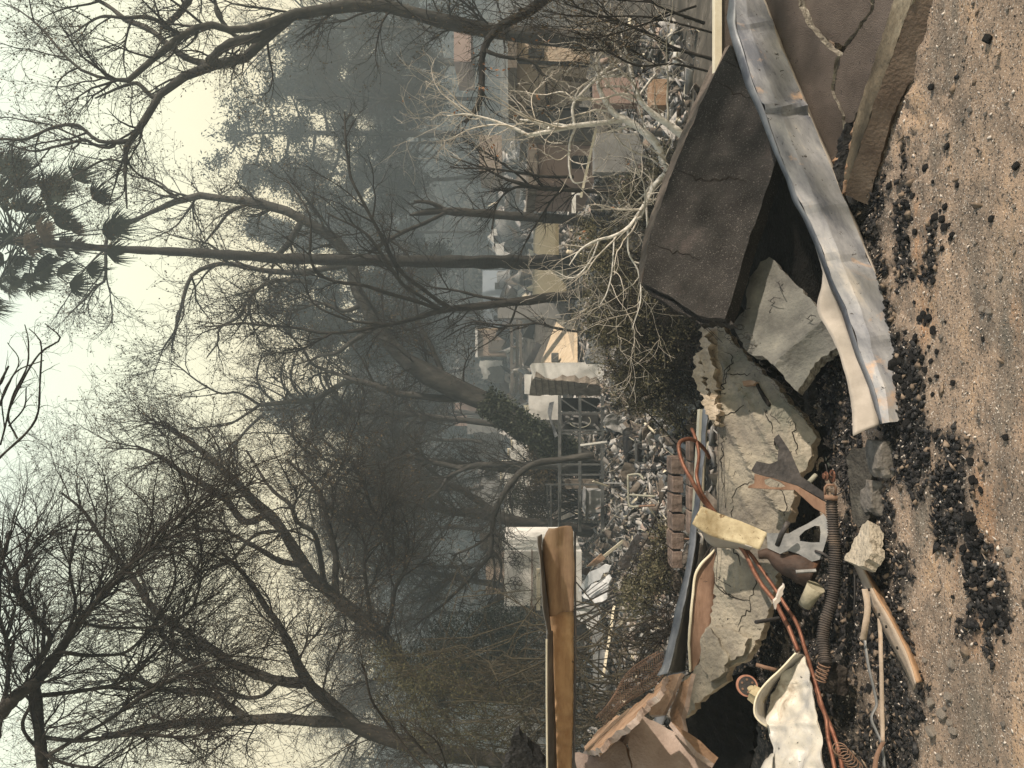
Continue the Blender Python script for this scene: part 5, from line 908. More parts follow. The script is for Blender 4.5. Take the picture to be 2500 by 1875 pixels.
# far hillside woods, too many to count
n = 2600; y = RNG.uniform(108,185,n); x = RNG.uniform(-1,1,n)*y*.62; z = tz(x,y)
h = RNG.uniform(.8,3.0,n); C = np.stack([x,y,z],1)
s_ = np.linspace(0,1,4)[None,:,None]; PP = np.repeat(C[:,None],4,1); PP[:,:,2] += (h[:,None])*s_[...,0]; PP[:,1:,:2] += RNG.normal(size=(n,3,2))*.3
A2, R2 = grow(PP, np.full((n,4),.12), 9000, 1.9, .8, 4, .2, (0,0,.05), .3, .15, .08)
lv, lf, _ = leaves(PP[:,-1], 26, np.array([1.0,1.0,.8]), .7, .7)
tag(np_mesh('hillside_scrub', [(*tubes(PP,np.full((n,4),.09),3),0),(*tubes(A2,R2,3),0),(lv,lf,1)], [twig_grey, leaf_dark]), 'hazy scrub and trees covering the far hillside', 'scrub', kind='stuff')

# a bare tree standing outside the picture to the right; its limbs dapple the debris
def at_px(v): return (1250-(v[2]-CZ)/v[1]*F, 937.5-v[0]/v[1]*F, 1, v[1])
lim = [[(8.4,2.6,0),(8.0,2.3,1.8),(7.6,2.0,3.2),(7.3,1.6,4.4),(7.0,1.2,5.2)],[(7.6,2.0,3.2),(7.3,2.6,4.2),(7.2,3.2,5.2)],[(7.3,1.6,4.4),(6.9,.7,5.0),(6.7,.0,5.4)],[(7.3,1.6,4.4),(7.5,.8,5.0),(7.6,.2,5.9)],[(7.9,2.2,2.4),(7.4,1.4,3.2),(6.9,.8,3.6)],[(7.0,1.2,5.2),(6.8,1.6,5.9),(6.9,2.2,6.4)]]
LP = np.array([crom([(q[0],q[1],q[2]) for q in l],16) for l in lim]); LR = np.array([np.linspace(.16,.09,16)]+[np.linspace(.075,.03,16)]*5)
t = thing('shade_tree', 'bare tree standing outside the frame that dapples the fallen column with shade', 'tree', (8.4,2.6,-.2))
np_mesh('trunk', [(*tubes(LP,LR,8),0)], bark_mid, t)
A2, R2 = grow(LP, LR, 90, 1.3, .7, 8, .16, (0,0,.03), .3, .03, .012); A3, R3 = grow(A2, R2, 500, .6, .7, 6, .2, (0,0,0), .2, .014, .006)
lv_, lf_, _ = leaves(A3[:,-1], 5, .06, .10, .6, .3)
np_mesh('crown', [(*tubes(A2,R2,4),0),(*tubes(A3,R3,3),0),(lv_,lf_,1)], [twig_brown, leaf_brown], t)
# ================================================================ middle distance
wall_white = mat('white_stucco', (.58,.575,.56), (.76,.755,.74), (.82,.81,.79), scale=1.6, bump=.2, bscale=30, blotch=.36, blotchc=(.36,.34,.31), blscale=2)
wall_tan = mat('tan_stucco', (.238,.182,.144), (.322,.252,.204), (.364,.294,.249), scale=1.4, bump=.2, bscale=30)
wall_pinkm = mat('pink_stucco_house', (.270,.193,.170), (.352,.263,.235), scale=1.2, bump=.2, bscale=20, blotch=.36, blotchc=(.2,.16,.14), blscale=1)
wall_grey = mat('grey_render', (.17,.17,.17), (.26,.26,.26), scale=1.5, bump=.2, bscale=20)
stone_wall = mat('stone_courses', (.15,.13,.11), (.24,.21,.18), (.30,.27,.235), scale=5, bump=.8, bscale=14)
steel_mid = mat('burnt_grey_steel', (.06,.065,.068), (.12,.125,.125), (.17,.165,.155), scale=4, bump=.2, rough=.7)
wood_brown = mat('weathered_fence', (.12,.10,.085), (.19,.165,.14), scale=3, bump=.3, stretch=(6,6,.3))
void = mat('burnt_interior', (.02,.02,.021), (.045,.044,.043), scale=3, bump=.2)
drive = mat('tan_paving', (.46,.36,.25), (.58,.47,.34), (.62,.52,.40), scale=3, bump=.1)
grass_dry = mat('dry_grass', (.20,.17,.10), (.30,.25,.16), scale=6, bump=.4)
def top(label, cat, o): return tag(o, label, cat)
# chimney
t = thing('chimney', 'ruined white plaster chimney with exposed stone side face', 'chimney', P(1475,915,27))
B = MB(); p = [(1299,887),(1294,893),(1299,912),(1301,924),(1475,944),(1475,887)]
slab('plaster_face', p, lambda X,Y: 27.0, .5, wall_white, t, amp=.01, s=1.2, seed=5, jagged=1.5, step=14, L=.4)
slab('stone_face', [(1307,920),(1330,926),(1360,929),(1440,938),(1478,944),(1489,965),(1360,965),(1292,965),(1294,948)], D3((1307,920,26.9),(1478,944,26.9),(1360,965,27.9)), .5, stone_wall, t, amp=.02, s=1.2, seed=6, jagged=2, step=12, L=.4)
B = MB()
for k in range(11): X = 1306+k*16; B.bar(P(X,922+k*1.7,26.87), P(X+4,965,27.75), .012, .03)
B.build('mortar_joints', mat('mortar_joint',(.10,.09,.08),scale=5,bump=0), t)
MB().pbox(1281,1308,914,962,28.4,.6).build('rear_block', wall_white, t)
top('white stucco wall remnant standing behind the steel frame', 'wall', MB().pbox(1292,1375,965,1026,30.5,.5).fine(.5).wobble(.05,.9).build('stucco_wall', wall_white))
# steel frame
t = thing('steel_framework', 'burnt grey steel framework of posts and rails left of the chimney', 'steel frame', P(1475,1120,25))
def rod(p, q, w_, nm, par=None, m=None): B = MB(); B.bar(P(*p), P(*q), w_/F*p[2]); return B.build(nm, m or steel_mid, t if par is None else par)
for X in (1367,1416,1471): rod((X,966,25),(X,1298,25),6 if X<1471 else 8,'rail'); rod((X-2,966,27.5),(X-2,1298,27.5),5,'rail')
for Y in (1008,1051,1058,1134,1159,1183,1273):
    rod((1362 if Y!=1183 else 1330,Y,25),(1492,Y,25),4,'post')
for Y in (1008,1134,1273): rod((1365,Y,27.5),(1485,Y,27.5),4,'post'); rod((1367,Y,25),(1367,Y,27.5),4,'tie_bar')
for a in (((1371,975),(1412,1005)),((1370,1045),(1400,1012)),((1374,1140),(1410,1118)),((1392,1030),(1410,1045)),((1420,975),(1466,1000))): rod((*a[0],25.3),(*a[1],25.3),3.4,'brace')
rod((1335,1183,24.8),(1340,1284,24.8),4,'rail'); rod((1344,1186,25.6),(1346,1284,25.6),4,'rail'); rod((1305,1134,27),(1366,1134,27),3,'post')
top('thin pale pole lying across the lower bay of the steel frame', 'pole', MB().bar(P(1417,1088,24.4), P(1492,1078,24.2), .07).build('pole', mat('pale_pole',(.4,.4,.38),scale=3,bump=.1)))
top('sooty black stove cabinet inside right bay of the steel frame', 'cabinet', MB().pbox(1372,1465,972,1005,27.8,.6).build('cabinet', void, bevel=.03))
t2 = thing('appliance', 'burnt open oven with warped white lining inside the steel frame', 'oven', P(1460,1040,26.2))
MB().pbox(1374,1462,1012,1049,26.4,.8).build('body', void, t2, bevel=.02)
for a in (((1380,1016),(1400,1022)),((1402,1014),(1420,1018)),((1420,1030),(1452,1038)),((1452,1038),(1462,1052)),((1378,1030),(1412,1034))): MB().bar(P(*a[0],26.3), P(*a[1],26.3), .09,.06).fine(.1).wobble(.05,4).build('lining', wall_grey, t2)
B = MB(); B.tube([P(1416+26*math.sin(a),1028+16*math.cos(a),26.2) for a in np.linspace(-1.2,2.2,14)], .018, 5); B.build('cable', pm, t2)
top('stained white laundry tub inside left bay of the steel frame', 'tub', MB().pbox(1432,1474,1196,1252,26,.8).pbox(1427,1432,1192,1256,25.9,.95).build('laundry_tub', mat('smoked_enamel',(.20,.20,.20),(.42,.43,.44),scale=2,bump=.1), bevel=.02))
top('brown scorched panel leaning beside the laundry tub', 'panel', MB().pbox(1380,1462,1170,1194,26.4,.1).fine(.3).wobble(.06,2).build('scorched_sheet', wood_brown))
top('curled grey sheet hanging from upper rail near the chimney', 'metal sheet', slab('sheet', [(1345,985),(1356,982),(1352,1000),(1348,1020),(1360,1062),(1352,1068),(1344,1035),(1340,1005)], lambda X,Y: 25.6, .03, galv, None, amp=.12, s=1.2, seed=7, jagged=1.5, L=.2)[0])
# drum, crates, bags
t = thing('wire_basket', 'grey square wire crate lying among rubble below the drum', 'crate', P(1600,1105,16))
for a, b_ in (((1552,1080),(1552,1130)),((1552,1130),(1602,1132)),((1602,1132),(1602,1080)),((1602,1080),(1552,1080)),((1575,1080),(1577,1130)),((1548,1074),(1556,1080))): MB().bar(P(*a,16), P(*b_,16), .035).build('frame_bar', steel_mid, t); 
MB().pbox(1556,1600,1084,1128,16.1,.35).build('inner_box', void, t, bevel=.01)
B = MB(); c0 = P(1552,1080,17.2); B.tube([P(1524,1080,17.4), P(1532,1080,17.4), P(1582,1080,17.4), P(1588,1080,17.4)], [.30,.345,.345,.33], 24); top('dark dented burnt drum standing above the wire crate', 'drum', B.fine(.08).wobble(.025,5).build('drum', steel_dark))
top('crumpled grey metal sheet heap between steel frame and drum', 'metal sheet', slab('crumpled_sheet', [(1482,1018),(1500,1012),(1522,1014),(1526,1040),(1518,1056),(1500,1050),(1484,1046),(1476,1032)], lambda X,Y: 19, .05, steel_grey, None, amp=.16, s=2.2, seed=8, jagged=2, L=.08)[0])
top('collapsed folded grey boards left of the drum', 'boards', slab('folded_boards', [(1530,1135),(1560,1130),(1584,1140),(1580,1168),(1552,1172),(1528,1180),(1520,1160)], lambda X,Y: 17, .05, wood_brown, None, amp=.16, s=2.6, seed=9, jagged=2, L=.07)[0])
t = thing('chair_frame', 'bent tubular metal chair frame lying in white ash', 'chair frame', P(1560,1220,14))
for pts in ([(1533,1160,14),(1534,1200,14),(1537,1235,14),(1560,1236,13.8)],[(1560,1236,13.8),(1600,1234,13.6)],[(1537,1208,14),(1600,1212,13.7)],[(1533,1160,14),(1560,1158,13.9),(1572,1172,13.8)]): MB().tube([P(*q) for q in crom(pts,10)], .022, 6).build('tube', rust_brown if pts[0][0]==1560 else pm, t)
# stepped white wall
t = thing('stepped_wall', 'stepped white garden wall rising behind the dry hedge', 'garden wall', P(1330,1200,36))
B = MB(); prof = [(1262,1056,1075),(1250,1075,1096),(1242,1096,1125),(1228,1125,1146),(1224,1146,1172),(1231,1172,1300),(1226,1300,1335)]
for X, a, b_ in prof: B.pbox(X,1345,a+.3,b_,36,.5)
B.build('wall_body', wall_white, t)
B = MB()
for X, a, b_ in prof[1:5]: B.pbox(X-3,X,a+.3,b_,35.95,.6)
B.build('coping', cream, t)
# wall with wire flowers
t = thing('flower_wall', 'white garage wall decorated with two wire flower ornaments', 'building', P(1400,1410,23.5))
MB().pbox(1231,1420,1346,1480,23.5,4).build('wall', wall_white, t)
MB().pbox(1297.5,1300,1342,1484,23.4,.06).build('red_pipe', rust_brown, t)
MB().pbox(1310,1319,1390,1490,23.3,.14).build('pale_trim', cream, t)
for cx, cy in ((1256,1366),(1258,1424)):
    fl = bpy.data.objects.new('flower_ornament', None); place(fl, t); fl.location = P(cx,cy,23.4)-t.location
    for k in range(6):
        a = k*1.047; c0 = P(cx+10*math.cos(a), cy+10*math.sin(a), 23.4); r = 6.6/F*23.5
        MB().tube([c0+Vector((r*math.cos(q),0,r*math.sin(q))) for q in np.linspace(0,2*math.pi,20)[:-1]], .012, 5, closed=True).build('petal', steel_dark, fl)
    c0 = P(cx,cy,23.4); r = 4.5/F*23.5; MB().tube([c0+Vector((r*math.cos(q),0,r*math.sin(q))) for q in np.linspace(0,2*math.pi,18)[:-1]], .012, 5, closed=True).build('ring', steel_dark, fl)
t = thing('shed', 'low grey rendered shed with orange lit base left of the flower wall', 'shed', P(1400,1505,24))
MB().pbox(1262,1330,1484,1528,24,3).build('wall', wall_grey, t); MB().pbox(1300,1306,1480,1530,23.9,.1).build('fascia', rust_brown, t); MB().pbox(1308,1314,1500,1524,23.8,.1).build('trim', cream, t)
MB().pbox(1330,1420,1490,1530,23.7,1).build('plinth', wall_white, t)
top('dark ribbed timber fence panel between oak and white wall', 'fence', MB().pbox(1172,1311,1302,1344,38,.15).build('fence_panel', wood_brown))
top('tan stucco building corner beyond the flower wall', 'building', MB().pbox(1186,1232,1342,1450,45,5).build('tan_building', wall_tan))
top('dark triangular burnt roof end beside the flower wall', 'roof', slab('roof_end', [(1231,1440),(1232,1470),(1205,1475),(1180,1490),(1218,1452)], lambda X,Y: 34.5, .3, void, None, amp=.02, seed=9, jagged=1, L=.5)[0])
t = thing('garage_door', 'crumpled white garage door panels lying in the rubble right of the lintel tip', 'garage door', P(1490,1430,22))
slab('panel', [(1412,1445),(1440,1395),(1477,1378),(1492,1382),(1486,1396),(1436,1432)], D3((1412,1445,23),(1492,1382,21.6),(1440,1395,22.4)), .04, mat('white_painted_steel',(.50,.52,.54),(.76,.77,.79),scale=3,bump=.08), t, amp=.04, s=1.5, seed=3, jagged=1.5, L=.15)
slab('panel', [(1418,1452),(1485,1402),(1492,1412),(1484,1440),(1482,1466),(1452,1474)], D3((1418,1452,22.6),(1485,1402,21.4),(1452,1474,21.8)), .04, MATS['white_painted_steel'], t, amp=.05, s=1.5, seed=4, jagged=2, L=.15)
B = MB()
for k in range(4): B.bar(P(1428+k*6,1449+k*6,22.05), P(1478+k*3,1410+k*13,21.2), .03,.02)
B.build('panel_rib', steel_grey, t)
top('torn white metal sheet with ragged hem left of garage door', 'metal sheet', slab('torn_sheet', [(1404,1480),(1460,1478),(1472,1490),(1462,1510),(1448,1535),(1430,1515),(1404,1512)], lambda X,Y: 21, .03, MATS['white_painted_steel'], None, amp=.12, s=1.6, seed=5, jagged=3, L=.1)[0])
top('small orange scorched board beside the garage door', 'board', slab('orange_scrap', [(1444,1372),(1470,1352),(1478,1366),(1456,1376),(1434,1384)], lambda X,Y: 22.5, .05, orange_board, None, amp=.05, s=3, seed=6, jagged=2, L=.1)[0])
top('black burnt void of a collapsed room left of torn sheet', 'ruin', MB().pbox(1404,1442,1518,1558,22.5,1.2).fine(.3).wobble(.12,1.5).build('burnt_recess', void))
top('long white plank lying diagonally in the rubble', 'plank', MB().bar(P(1499,1482,16), P(1472,1655,15), .12,.05).fine(.15).wobble(.015,5).build('plank', cream))
top('flat grey metal flashing strips beneath white plank', 'metal sheet', slab('flashing', [(1444,1530),(1474,1536),(1480,1640),(1476,1700),(1448,1690)], D3((1444,1530,19),(1480,1600,17.5),(1476,1700,17.5)), .04, steel_grey, None, amp=.05, s=2, seed=15, jagged=2, L=.15)[0])
top('dark arched metal hood lying in ash near the thin post', 'metal hood', slab('arched_hood', [(1510,1380),(1530,1345),(1560,1305),(1568,1312),(1552,1350),(1536,1392)], lambda X,Y: 13.5, .05, steel_dark, None, amp=.05, s=3, seed=16, jagged=1, L=.08)[0])
pipe('thin_post', 'thin brown rod standing upright in the ash left of the yellow plate', 'rod', [(1583,1313,11),(1681,1316,11),(1760,1317,11)], .016, rust_brown, 5, 8, 0)
# expanded metal mesh roll
B = MB(); c = crom([(1616,1612,6.2),(1585,1640,6.1),(1545,1672,6.0),(1500,1722,5.9),(1470,1760,5.9)], 64)
for k in range(0,64,2):
    c0 = P(*c[k]); nx = P(*c[min(k+1,63)])-P(*c[max(k-1,0)]); nx.normalize(); u = nx.cross(Vector((0,1,0))).normalized(); v_ = nx.cross(u); r = .075+.03*math.sin(k*.09)
    B.tube([c0+(u*math.cos(a)+v_*math.sin(a))*r + nx*.02*math.sin(a*9) for a in np.linspace(0,2*math.pi,37)[:-1]], .0018, 3, closed=True)
top('rolled expanded metal mesh leaning behind the orange plaster strips', 'wire mesh', B.build('mesh_roll', rust_brown))
# brick and pink edging beyond the slab
edging_m = mat('dusty_pink_block', (.12,.09,.075), (.22,.165,.14), (.32,.25,.21), scale=9, bump=.6, bscale=40, blotch=.4, blotchc=(.08,.07,.06), blscale=5)
t = thing('garden_edging', 'row of pinkish block edging behind the yellow plate', 'edging', P(1670,1180,9))
for k in range(6): MB().pbox(1640+k%2*2,1672-k%3*3,1118+k*46,1158+k*46,9,.3).fine(.15).wobble(.012,6).build('block', edging_m, t, bevel=.004)
for k in range(4): MB().pbox(1684,1694,1070+k*60,1126+k*60,8.4,.2).build('block', edging_m, t, bevel=.004)
# driveway, retaining walls, far lots
def sheetpoly(name, label, cat, pts, m, th=.15):
    B = MB(); B.face([P(*p) for p in pts]); B.bm.faces.ensure_lookup_table(); g = bmesh.ops.extrude_face_region(B.bm, geom=B.bm.faces[:])
    for v in [e_ for e_ in g['geom'] if isinstance(e_, bmesh.types.BMVert)]: v.co.z -= th
    return tag(B.build(name, m), label, cat)
sheetpoly('driveway', 'sloping tan paved driveway right of the chimney top', 'driveway', [(1320,885,42),(1362,776,46),(1378,776,44),(1402,800,36),(1402,885,34)], drive)
sheetpoly('slope', 'bare brown slope between driveway and terrace walls', 'slope', [(1278,900,60),(1278,776,62),(1360,776,46),(1320,890,44)], soil_far)
top('small dark grey box standing on the tan driveway', 'box', MB().pbox(1347,1364,861,884,37,.5).build('utility_box', steel_mid, bevel=.03))
for X, a, b_, d_, lb in ((1268,770,960,66,'lowest'),(1258,770,960,70,'middle'),(1246,790,960,75,'uppermost')):
    B = MB(); B.pbox(X,X+7,a,b_,d_,.5).fine(2).wobble(.1,.5); top(lb+' terrace retaining wall left of grey concrete pier', 'retaining wall', B.build('terrace_wall', wood_brown))
top('broad grey concrete pier standing behind the forked dark tree', 'concrete pier', MB().pbox(1215,1400,740,776,40,1.2).fine(1.0).wobble(.03,.8).build('concrete_pier', wall_grey))
sheetpoly('dry_lawn', 'patch of dry tan lawn right of the palm base', 'lawn', [(1302,617,60),(1302,545,60),(1356,540,32),(1356,640,32)], grass_dry)
sheetpoly('dry_lawn', 'grey green lawn strip left of the palm base', 'lawn', [(1300,735,60),(1300,645,60),(1375,645,34),(1375,735,34)], grass_dry)
top('pale grey wrecked car half hidden behind hedge by driveway', 'car', slab('car_wreck', [(1442,850),(1462,842),(1478,850),(1480,884),(1444,886),(1436,872)], lambda X,Y: 20, 1.2, steel_grey, None, amp=.05, s=1.5, seed=17, jagged=1, L=.3)[0])
def ruin(X0,X1,Y0,Y1,d_,th,nm,m,t,seed):
    pts = [(X1,Y0),(X1,Y1),(X0+random.uniform(0,.3)*(X1-X0),Y1)]+[(X0+random.uniform(-.1,.45)*(X1-X0), Y1-(Y1-Y0)*k/7) for k in range(1,7)]+[(X0+random.uniform(0,.3)*(X1-X0),Y0)]
    return slab(nm, pts, lambda X,Y: d_, th, m, t, amp=.05, s=.5, seed=seed, jagged=1.5, step=7, L=1.5)[0]
t = thing('far_house', 'pale blue gabled house front glimpsed between the dark forked stems', 'house', P(1232,765,90))
MB().pbox(1180,1236,752,800,90,6).build('wall', mat('blue_grey_paint',(.36,.42,.50),(.46,.52,.60),scale=.5,bump=.1), t); MB().pbox(1163,1236,801,806,89,.5).build('lit_corner', drive, t); MB().pbox(1205,1225,770,784,89.9,.2).build('window', void, t)
t = thing('far_house', 'tan burnt house shell with dark garage opening', 'house', P(1238,845,85))
MB().pbox(1166,1238,806,868,86,5).build('wall', wall_tan, t); MB().pbox(1192,1236,830,858,85.9,.15).build('garage_opening', wood_brown, t); MB().pbox(1160,1166,800,872,85.5,.5).build('parapet', wall_white, t)
t = thing('far_house', 'white ruined house above the ivy clad trunk', 'house', P(1238,910,85))
ruin(1165,1226,880,925,85,2,'wall',wall_white,t,301); ruin(1190,1230,895,935,83,1,'wall',wall_grey,t,302)
t = thing('far_house', 'pinkish far house with picket balcony beyond the leaning trunk', 'house', P(1238,1010,80))
MB().pbox(1110,1175,985,1040,82,5).build('wall', wall_pinkm, t); MB().pbox(1140,1225,1015,1060,80,5).build('wing', wall_grey, t)
for k in range(12): MB().pbox(1178,1210,992+k*4,993.5+k*4,78,.05).build('picket', steel_mid, t)
t = thing('far_house', 'grey burnt house ruin right of palm trunk with white debris', 'house', P(1270,590,80))
ruin(1195,1262,560,622,82,2,'wall',wall_white,t,303); ruin(1225,1268,552,600,80,1,'wall',wall_grey,t,304); MB().pbox(1205,1225,575,590,81.9,.15).build('window', void, t); MB().pbox(1230,1262,598,612,81.9,.15).build('door', void, t)
t = thing('far_house', 'light blue roofed house immediately left of palm trunk', 'house', P(1240,680,88))
MB().pbox(1178,1240,660,728,88,6).build('wall', MATS['blue_grey_paint'], t); MB().pbox(1208,1232,690,706,87.9,.15).build('window', void, t); MB().pbox(1215,1240,662,684,87.9,.15).build('door', wood_brown, t)
t = thing('ruined_house', 'grey ruined house behind the arched limb left of centre', 'house', P(1225,1180,60))
ruin(1150,1222,1060,1120,62,2,'wall',wall_grey,t,305); ruin(1160,1222,1140,1240,58,2,'wing',wall_grey,t,306); MB().pbox(1185,1210,1150,1166,57.9,.15).build('window', void, t)
# right hand houses
t = thing('pink_house', 'mauve pink stucco house with arched dark stain and overhang at right', 'house', P(1430,400,24))
MB().pbox(1312,1450,353,446,24,4).build('wall', wall_pinkm, t); MB().pbox(1290,1312,345,452,23.6,4.6).build('roof', wood_brown, t); MB().pbox(1395,1440,380,410,23.9,.1).build('doorway', void, t)
top('plain grey rendered wall behind the pale sycamore branches', 'wall', MB().pbox(1450,1570,325,420,17,.3).fine(1).wobble(.02,1).build('grey_wall', wall_grey))
top('long pale rail slanting down behind sycamore branches', 'rail', MB().bar(P(1455,315,15), P(1418,482,15), .05).build('handrail', cream))
t = thing('cream_house', 'bright cream stucco house with dark windows seen through twigs at right', 'house', P(1430,110,22))
MB().pbox(1262,1440,70,150,22,4).build('wall', mat('cream_stucco',(.400,.320,.248),(.528,.432,.344),scale=1.5,bump=.2), t); MB().pbox(1240,1262,55,165,21.6,4.6).build('roof', wood_brown, t)
for X, Y in ((1290,85),(1290,118),(1390,90)): MB().pbox(X,X+38,Y,Y+20,21.9,.12).build('window', void, t)
top('low pink garden wall right of the sycamore trunk', 'garden wall', MB().pbox(1450,1560,190,252,14,.3).fine(.7).wobble(.02,1).build('pink_wall', wall_pinkm))
top('orange lit gate pillar between the sycamore trunks', 'pillar', MB().pbox(1590,1630,193,256,11,.35).fine(.3).wobble(.012,3).build('gate_pillar', orange_board))
top('dark grey burnt house side with small tiles behind the pale branch', 'house', slab('dark_house', [(1455,262),(1455,345),(1270,345),(1262,325),(1285,318),(1258,300),(1262,280),(1290,272),(1300,262)], lambda X,Y: 26, 2.5, wall_grey, None, amp=.06, s=.9, seed=310, jagged=2, step=10, L=.8)[0])
top('white cabinet door standing open in far rubble', 'cabinet', MB().pbox(1396,1406,466,520,16,.04).pbox(1398,1420,464,476,16.3,.04).build('white_board', wall_white))
top('mauve end wall of a distant house at upper right', 'house', MB().pbox(1108,1150,60,150,50,5).build('mauve_house', wall_pinkm))
top('pale cream hillside house under the pale leaning trunk', 'house', MB().pbox(1170,1225,330,420,60,5).build('hill_house', wall_tan))
# charred studs and fallen framing on the right hand houses
for k, (X0,Y0,X1,Y1,d_) in enumerate(((1275,75,1430,88,21.7),(1262,150,1436,160,21.6),(1300,160,1420,250,20),(1285,262,1440,268,25),(1290,345,1450,352,23.4),(1330,180,1345,330,21),(1400,270,1430,340,24),(1318,300,1450,310,22),(1370,190,1440,200,19),(1440,200,1455,300,18))):
    tag(MB().bar(P(X0,Y0,d_), P(X1,Y1,d_+.6), .11,.07).build('charred_stud', charm if k%2 else wood_brown), 'charred framing stud standing before the ruined houses at right', 'stud', 'charred framing studs at right')
# rubble field: shards of every size
def shards(n, Xr, Yr, dfun, smin, smax, jit):
    X = RNG.uniform(*Xr, n); Y = RNG.uniform(*Yr, n); x = (937.5-Y)/F; 
    y = dfun(X,Y)+RNG.normal(0,jit,n); x = x*y; z = tz(x,y)+RNG.random(n)*.06
    s = smin+(smax-smin)*RNG.random(n)**3
    base = np.array([[-1,-1,0],[1,-1,0],[1,1,0],[-1,1,0],[-1,-1,1],[1,-1,1],[1,1,1],[-1,1,1]],float); V = base[None]+RNG.normal(size=(n,8,3))*.22
    V *= np.stack([s*RNG.uniform(.7,2.6,n),s*RNG.uniform(.15,1,n),s*RNG.uniform(.04,.35,n)],1)[:,None]
    def rot(V, a, i, j): c_, s_ = np.cos(a)[:,None], np.sin(a)[:,None]; W = V.copy(); W[...,i] = V[...,i]*c_-V[...,j]*s_; W[...,j] = V[...,i]*s_+V[...,j]*c_; return W
    V = rot(V, RNG.normal(0,.6,n), 0, 2); V = rot(V, RNG.normal(0,.6,n), 1, 2); V = rot(V, RNG.uniform(0,6.3,n), 0, 1)
    V += np.stack([x,y,z+s*.2],1)[:,None]; q = np.array([[0,3,2,1],[4,5,6,7],[0,1,5,4],[1,2,6,5],[2,3,7,6],[3,0,4,7]])
    return V.reshape(-1,3), (q[None]+np.arange(n)[:,None,None]*8).reshape(-1,4)
gd = lambda X,Y: np.clip(3.35*F/np.maximum(X-1250,70), 7.0, 60)
parts = []; pal = [mat('ashy_plaster_bits',(.22,.21,.205),(.44,.425,.41),(.78,.76,.72),scale=2.2,bump=0), cream, pink_stucco, steel_grey, wood_brown, wall_tan, void]
for mi, (n_, w_) in enumerate(((5200,.3),(1100,.25),(900,.28),(2600,.3),(2400,.38),(900,.25),(2200,.34))):
    v, f = shards(n_*5, (1395,1740), (880,1875), gd, .008, w_*.42, 1.0); parts.append((v,f,mi))
    v, f = shards(n_//2, (1330,1480), (380,880), gd, .03, w_*.7, 2.5); parts.append((v,f,mi))
    v, f = shards(n_//3, (1480,1720), (60,520), gd, .012, w_*.4, 1.0); parts.append((v,f,mi))
    v, f = shards(n_//3, (1262,1330), (380,1300), lambda X,Y: RNG.uniform(55,95,len(X)), .15, w_*4, 3); parts.append((v,f,mi))
tag(np_mesh('rubble_field', parts, pal, None, False), 'pale broken rubble and ash covering the burnt lots below', 'rubble', kind='stuff')
n = 9000; X = RNG.uniform(1400,1735,n); Y = RNG.uniform(885,1870,n); y = gd(X,Y)+RNG.normal(0,.6,n); x = (937.5-Y)/F*y; p0 = np.stack([x,y,tz(x,y)+RNG.random(n)*.08],1)
dv = RNG.normal(size=(n,3)); dv[:,2] = abs(dv[:,2])*.55; dv /= np.linalg.norm(dv,axis=1,keepdims=True); ln = (.04+.4*RNG.random(n)**3)[:,None]
PP = np.stack([p0,p0+dv*ln*.5+RNG.normal(size=(n,3))*.012,p0+dv*ln],1); rr_ = (.003+.009*RNG.random((n,1))**2)*np.ones((1,3)); k_ = n//3
tag(np_mesh('debris_sticks', [(*tubes(PP[:k_],rr_[:k_],4),0),(*tubes(PP[k_:2*k_],rr_[k_:2*k_],4),1),(*tubes(PP[2*k_:],rr_[2*k_:],4),2)], [twig_brown, steel_grey, cream], None, False), 'wires, nails and splinters tangled through the pale rubble', 'debris', kind='stuff')
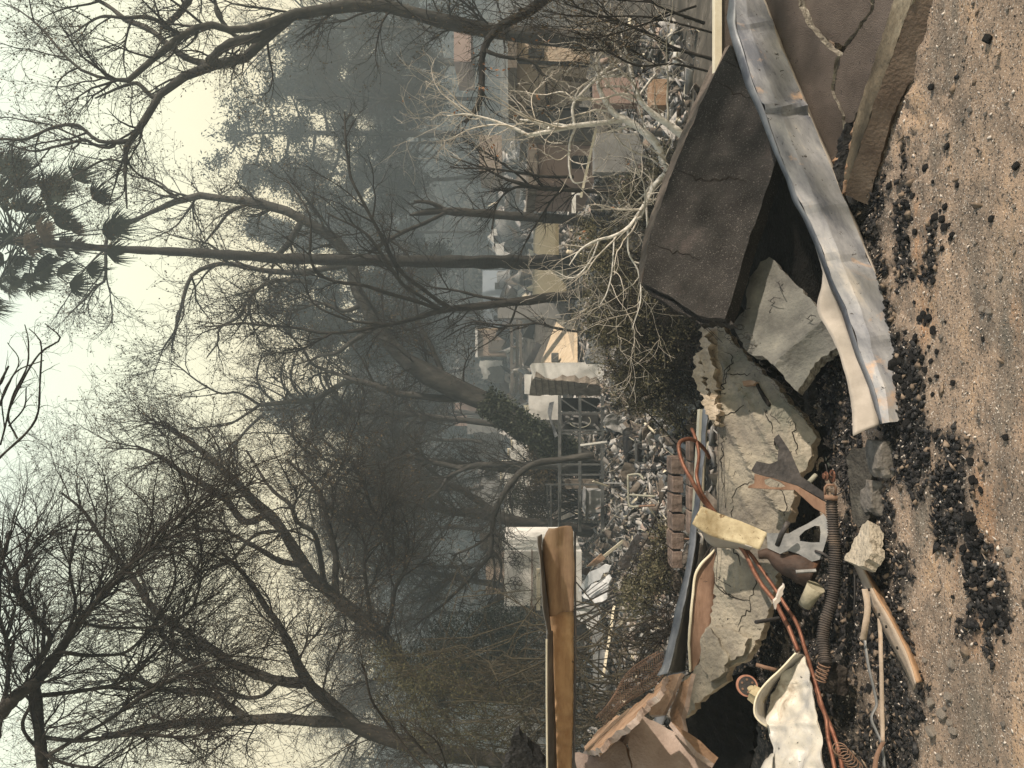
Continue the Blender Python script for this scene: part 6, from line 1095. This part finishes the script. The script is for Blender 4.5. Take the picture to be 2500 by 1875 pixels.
# bits of fallen laths standing in the rubble
for k in range(34):
    X, Y = random.uniform(1480,1700), random.uniform(900,1700); d_ = 3.35*F/(X-1250); p0 = P(X,Y,d_); p0.z = float(tz(p0.x,p0.y))
    q = p0+Vector((random.gauss(0,.4),random.gauss(0,.4),random.uniform(.05,.5)))*d_/14
    tag(MB().bar(p0,q,random.uniform(.015,.04),random.uniform(.02,.09)).build('lath', random.choice((cream,wood_brown,steel_grey,pink_stucco,charm))), 'splintered lath sticking out of the rubble below', 'lath', 'splintered laths in the rubble')
for k in range(84):                                      # twisted sheets and panels lying about
    X, Y = random.uniform(1440,1715), random.uniform(885,1860)
    if k > 72: X, Y = random.uniform(1430,1600), random.uniform(80,480)
    elif Y < 1120: X = max(X, 1500); Y = max(Y, 960)
    elif k % 3 == 0: X, Y = random.uniform(1420,1520), random.uniform(1300,1640)
    d_ = min(3.35*F/(X-1250), 26); r = random.uniform(7,24)*(.6+6/d_); n_ = random.randint(5,8); sq = random.uniform(.25,1); an = random.uniform(0,3.14)
    pl = []
    for q in range(n_):
        th = q*2*math.pi/n_+random.uniform(-.25,.25); rr_ = r*random.uniform(.6,1.15); ex, ey = rr_*math.cos(th), rr_*sq*math.sin(th); pl.append((X+ex*math.cos(an)-ey*math.sin(an), Y+ex*math.sin(an)+ey*math.cos(an)))
    w_ = random.choice((.3,.8,1.5)); df_ = plane3((X-r,Y,d_*(1+.02*w_)),(X+r,Y-r,d_*(1-.015*w_)),(X,Y+r,d_*(1+random.uniform(-.02,.02))))
    m_ = random.choice((MATS['white_painted_steel'],wall_white,cream,steel_grey,wood_brown,pink_stucco,rust_brown,steel_dark,wall_white))
    tag(slab('metal_sheet', pl, df_, .02, m_, None, amp=.05*d_/12, s=14/d_*2, seed=200+k, jagged=1.5, step=9, L=.10*d_/14)[0], 'twisted scrap sheet lying in the pale rubble', 'scrap sheet', 'twisted scrap sheets in the rubble')
# terrace lines on the hill
for k, (y_, lb) in enumerate(((116,'lowest'),(126,'second lowest'),(137,'second highest'),(149,'highest'))):
    B = MB(); xs = np.linspace(-60,70,40)
    for i in range(39):
        a = Vector((xs[i],y_+4*math.sin(xs[i]*.05),0)); b_ = Vector((xs[i+1],y_+4*math.sin(xs[i+1]*.05),0)); a.z = float(tz(a.x,a.y))+.2; b_.z = float(tz(b_.x,b_.y))+.2; B.bar(a,b_,.2,.5)
    top(lb+' faint contour wall crossing the hazy hillside', 'retaining wall', B.build('hillside_wall', wall_grey))
# ================================================================ smoke haze
B = MB(); B.box((-230,-36,-12),(230,262,37)); m = bpy.data.materials.new('smoke_haze'); m.use_nodes = True; nn = m.node_tree; nn.nodes.clear()
vo = nn.nodes.new('ShaderNodeVolumePrincipled'); vo.inputs['Color'].default_value = (.58,.70,.78,1); vo.inputs['Density'].default_value = HAZE; vo.inputs['Anisotropy'].default_value = .2
mo = nn.nodes.new('ShaderNodeOutputMaterial'); nn.links.new(vo.outputs[0], mo.inputs['Volume'])
o = B.build('haze', m); o['kind'] = 'stuff'
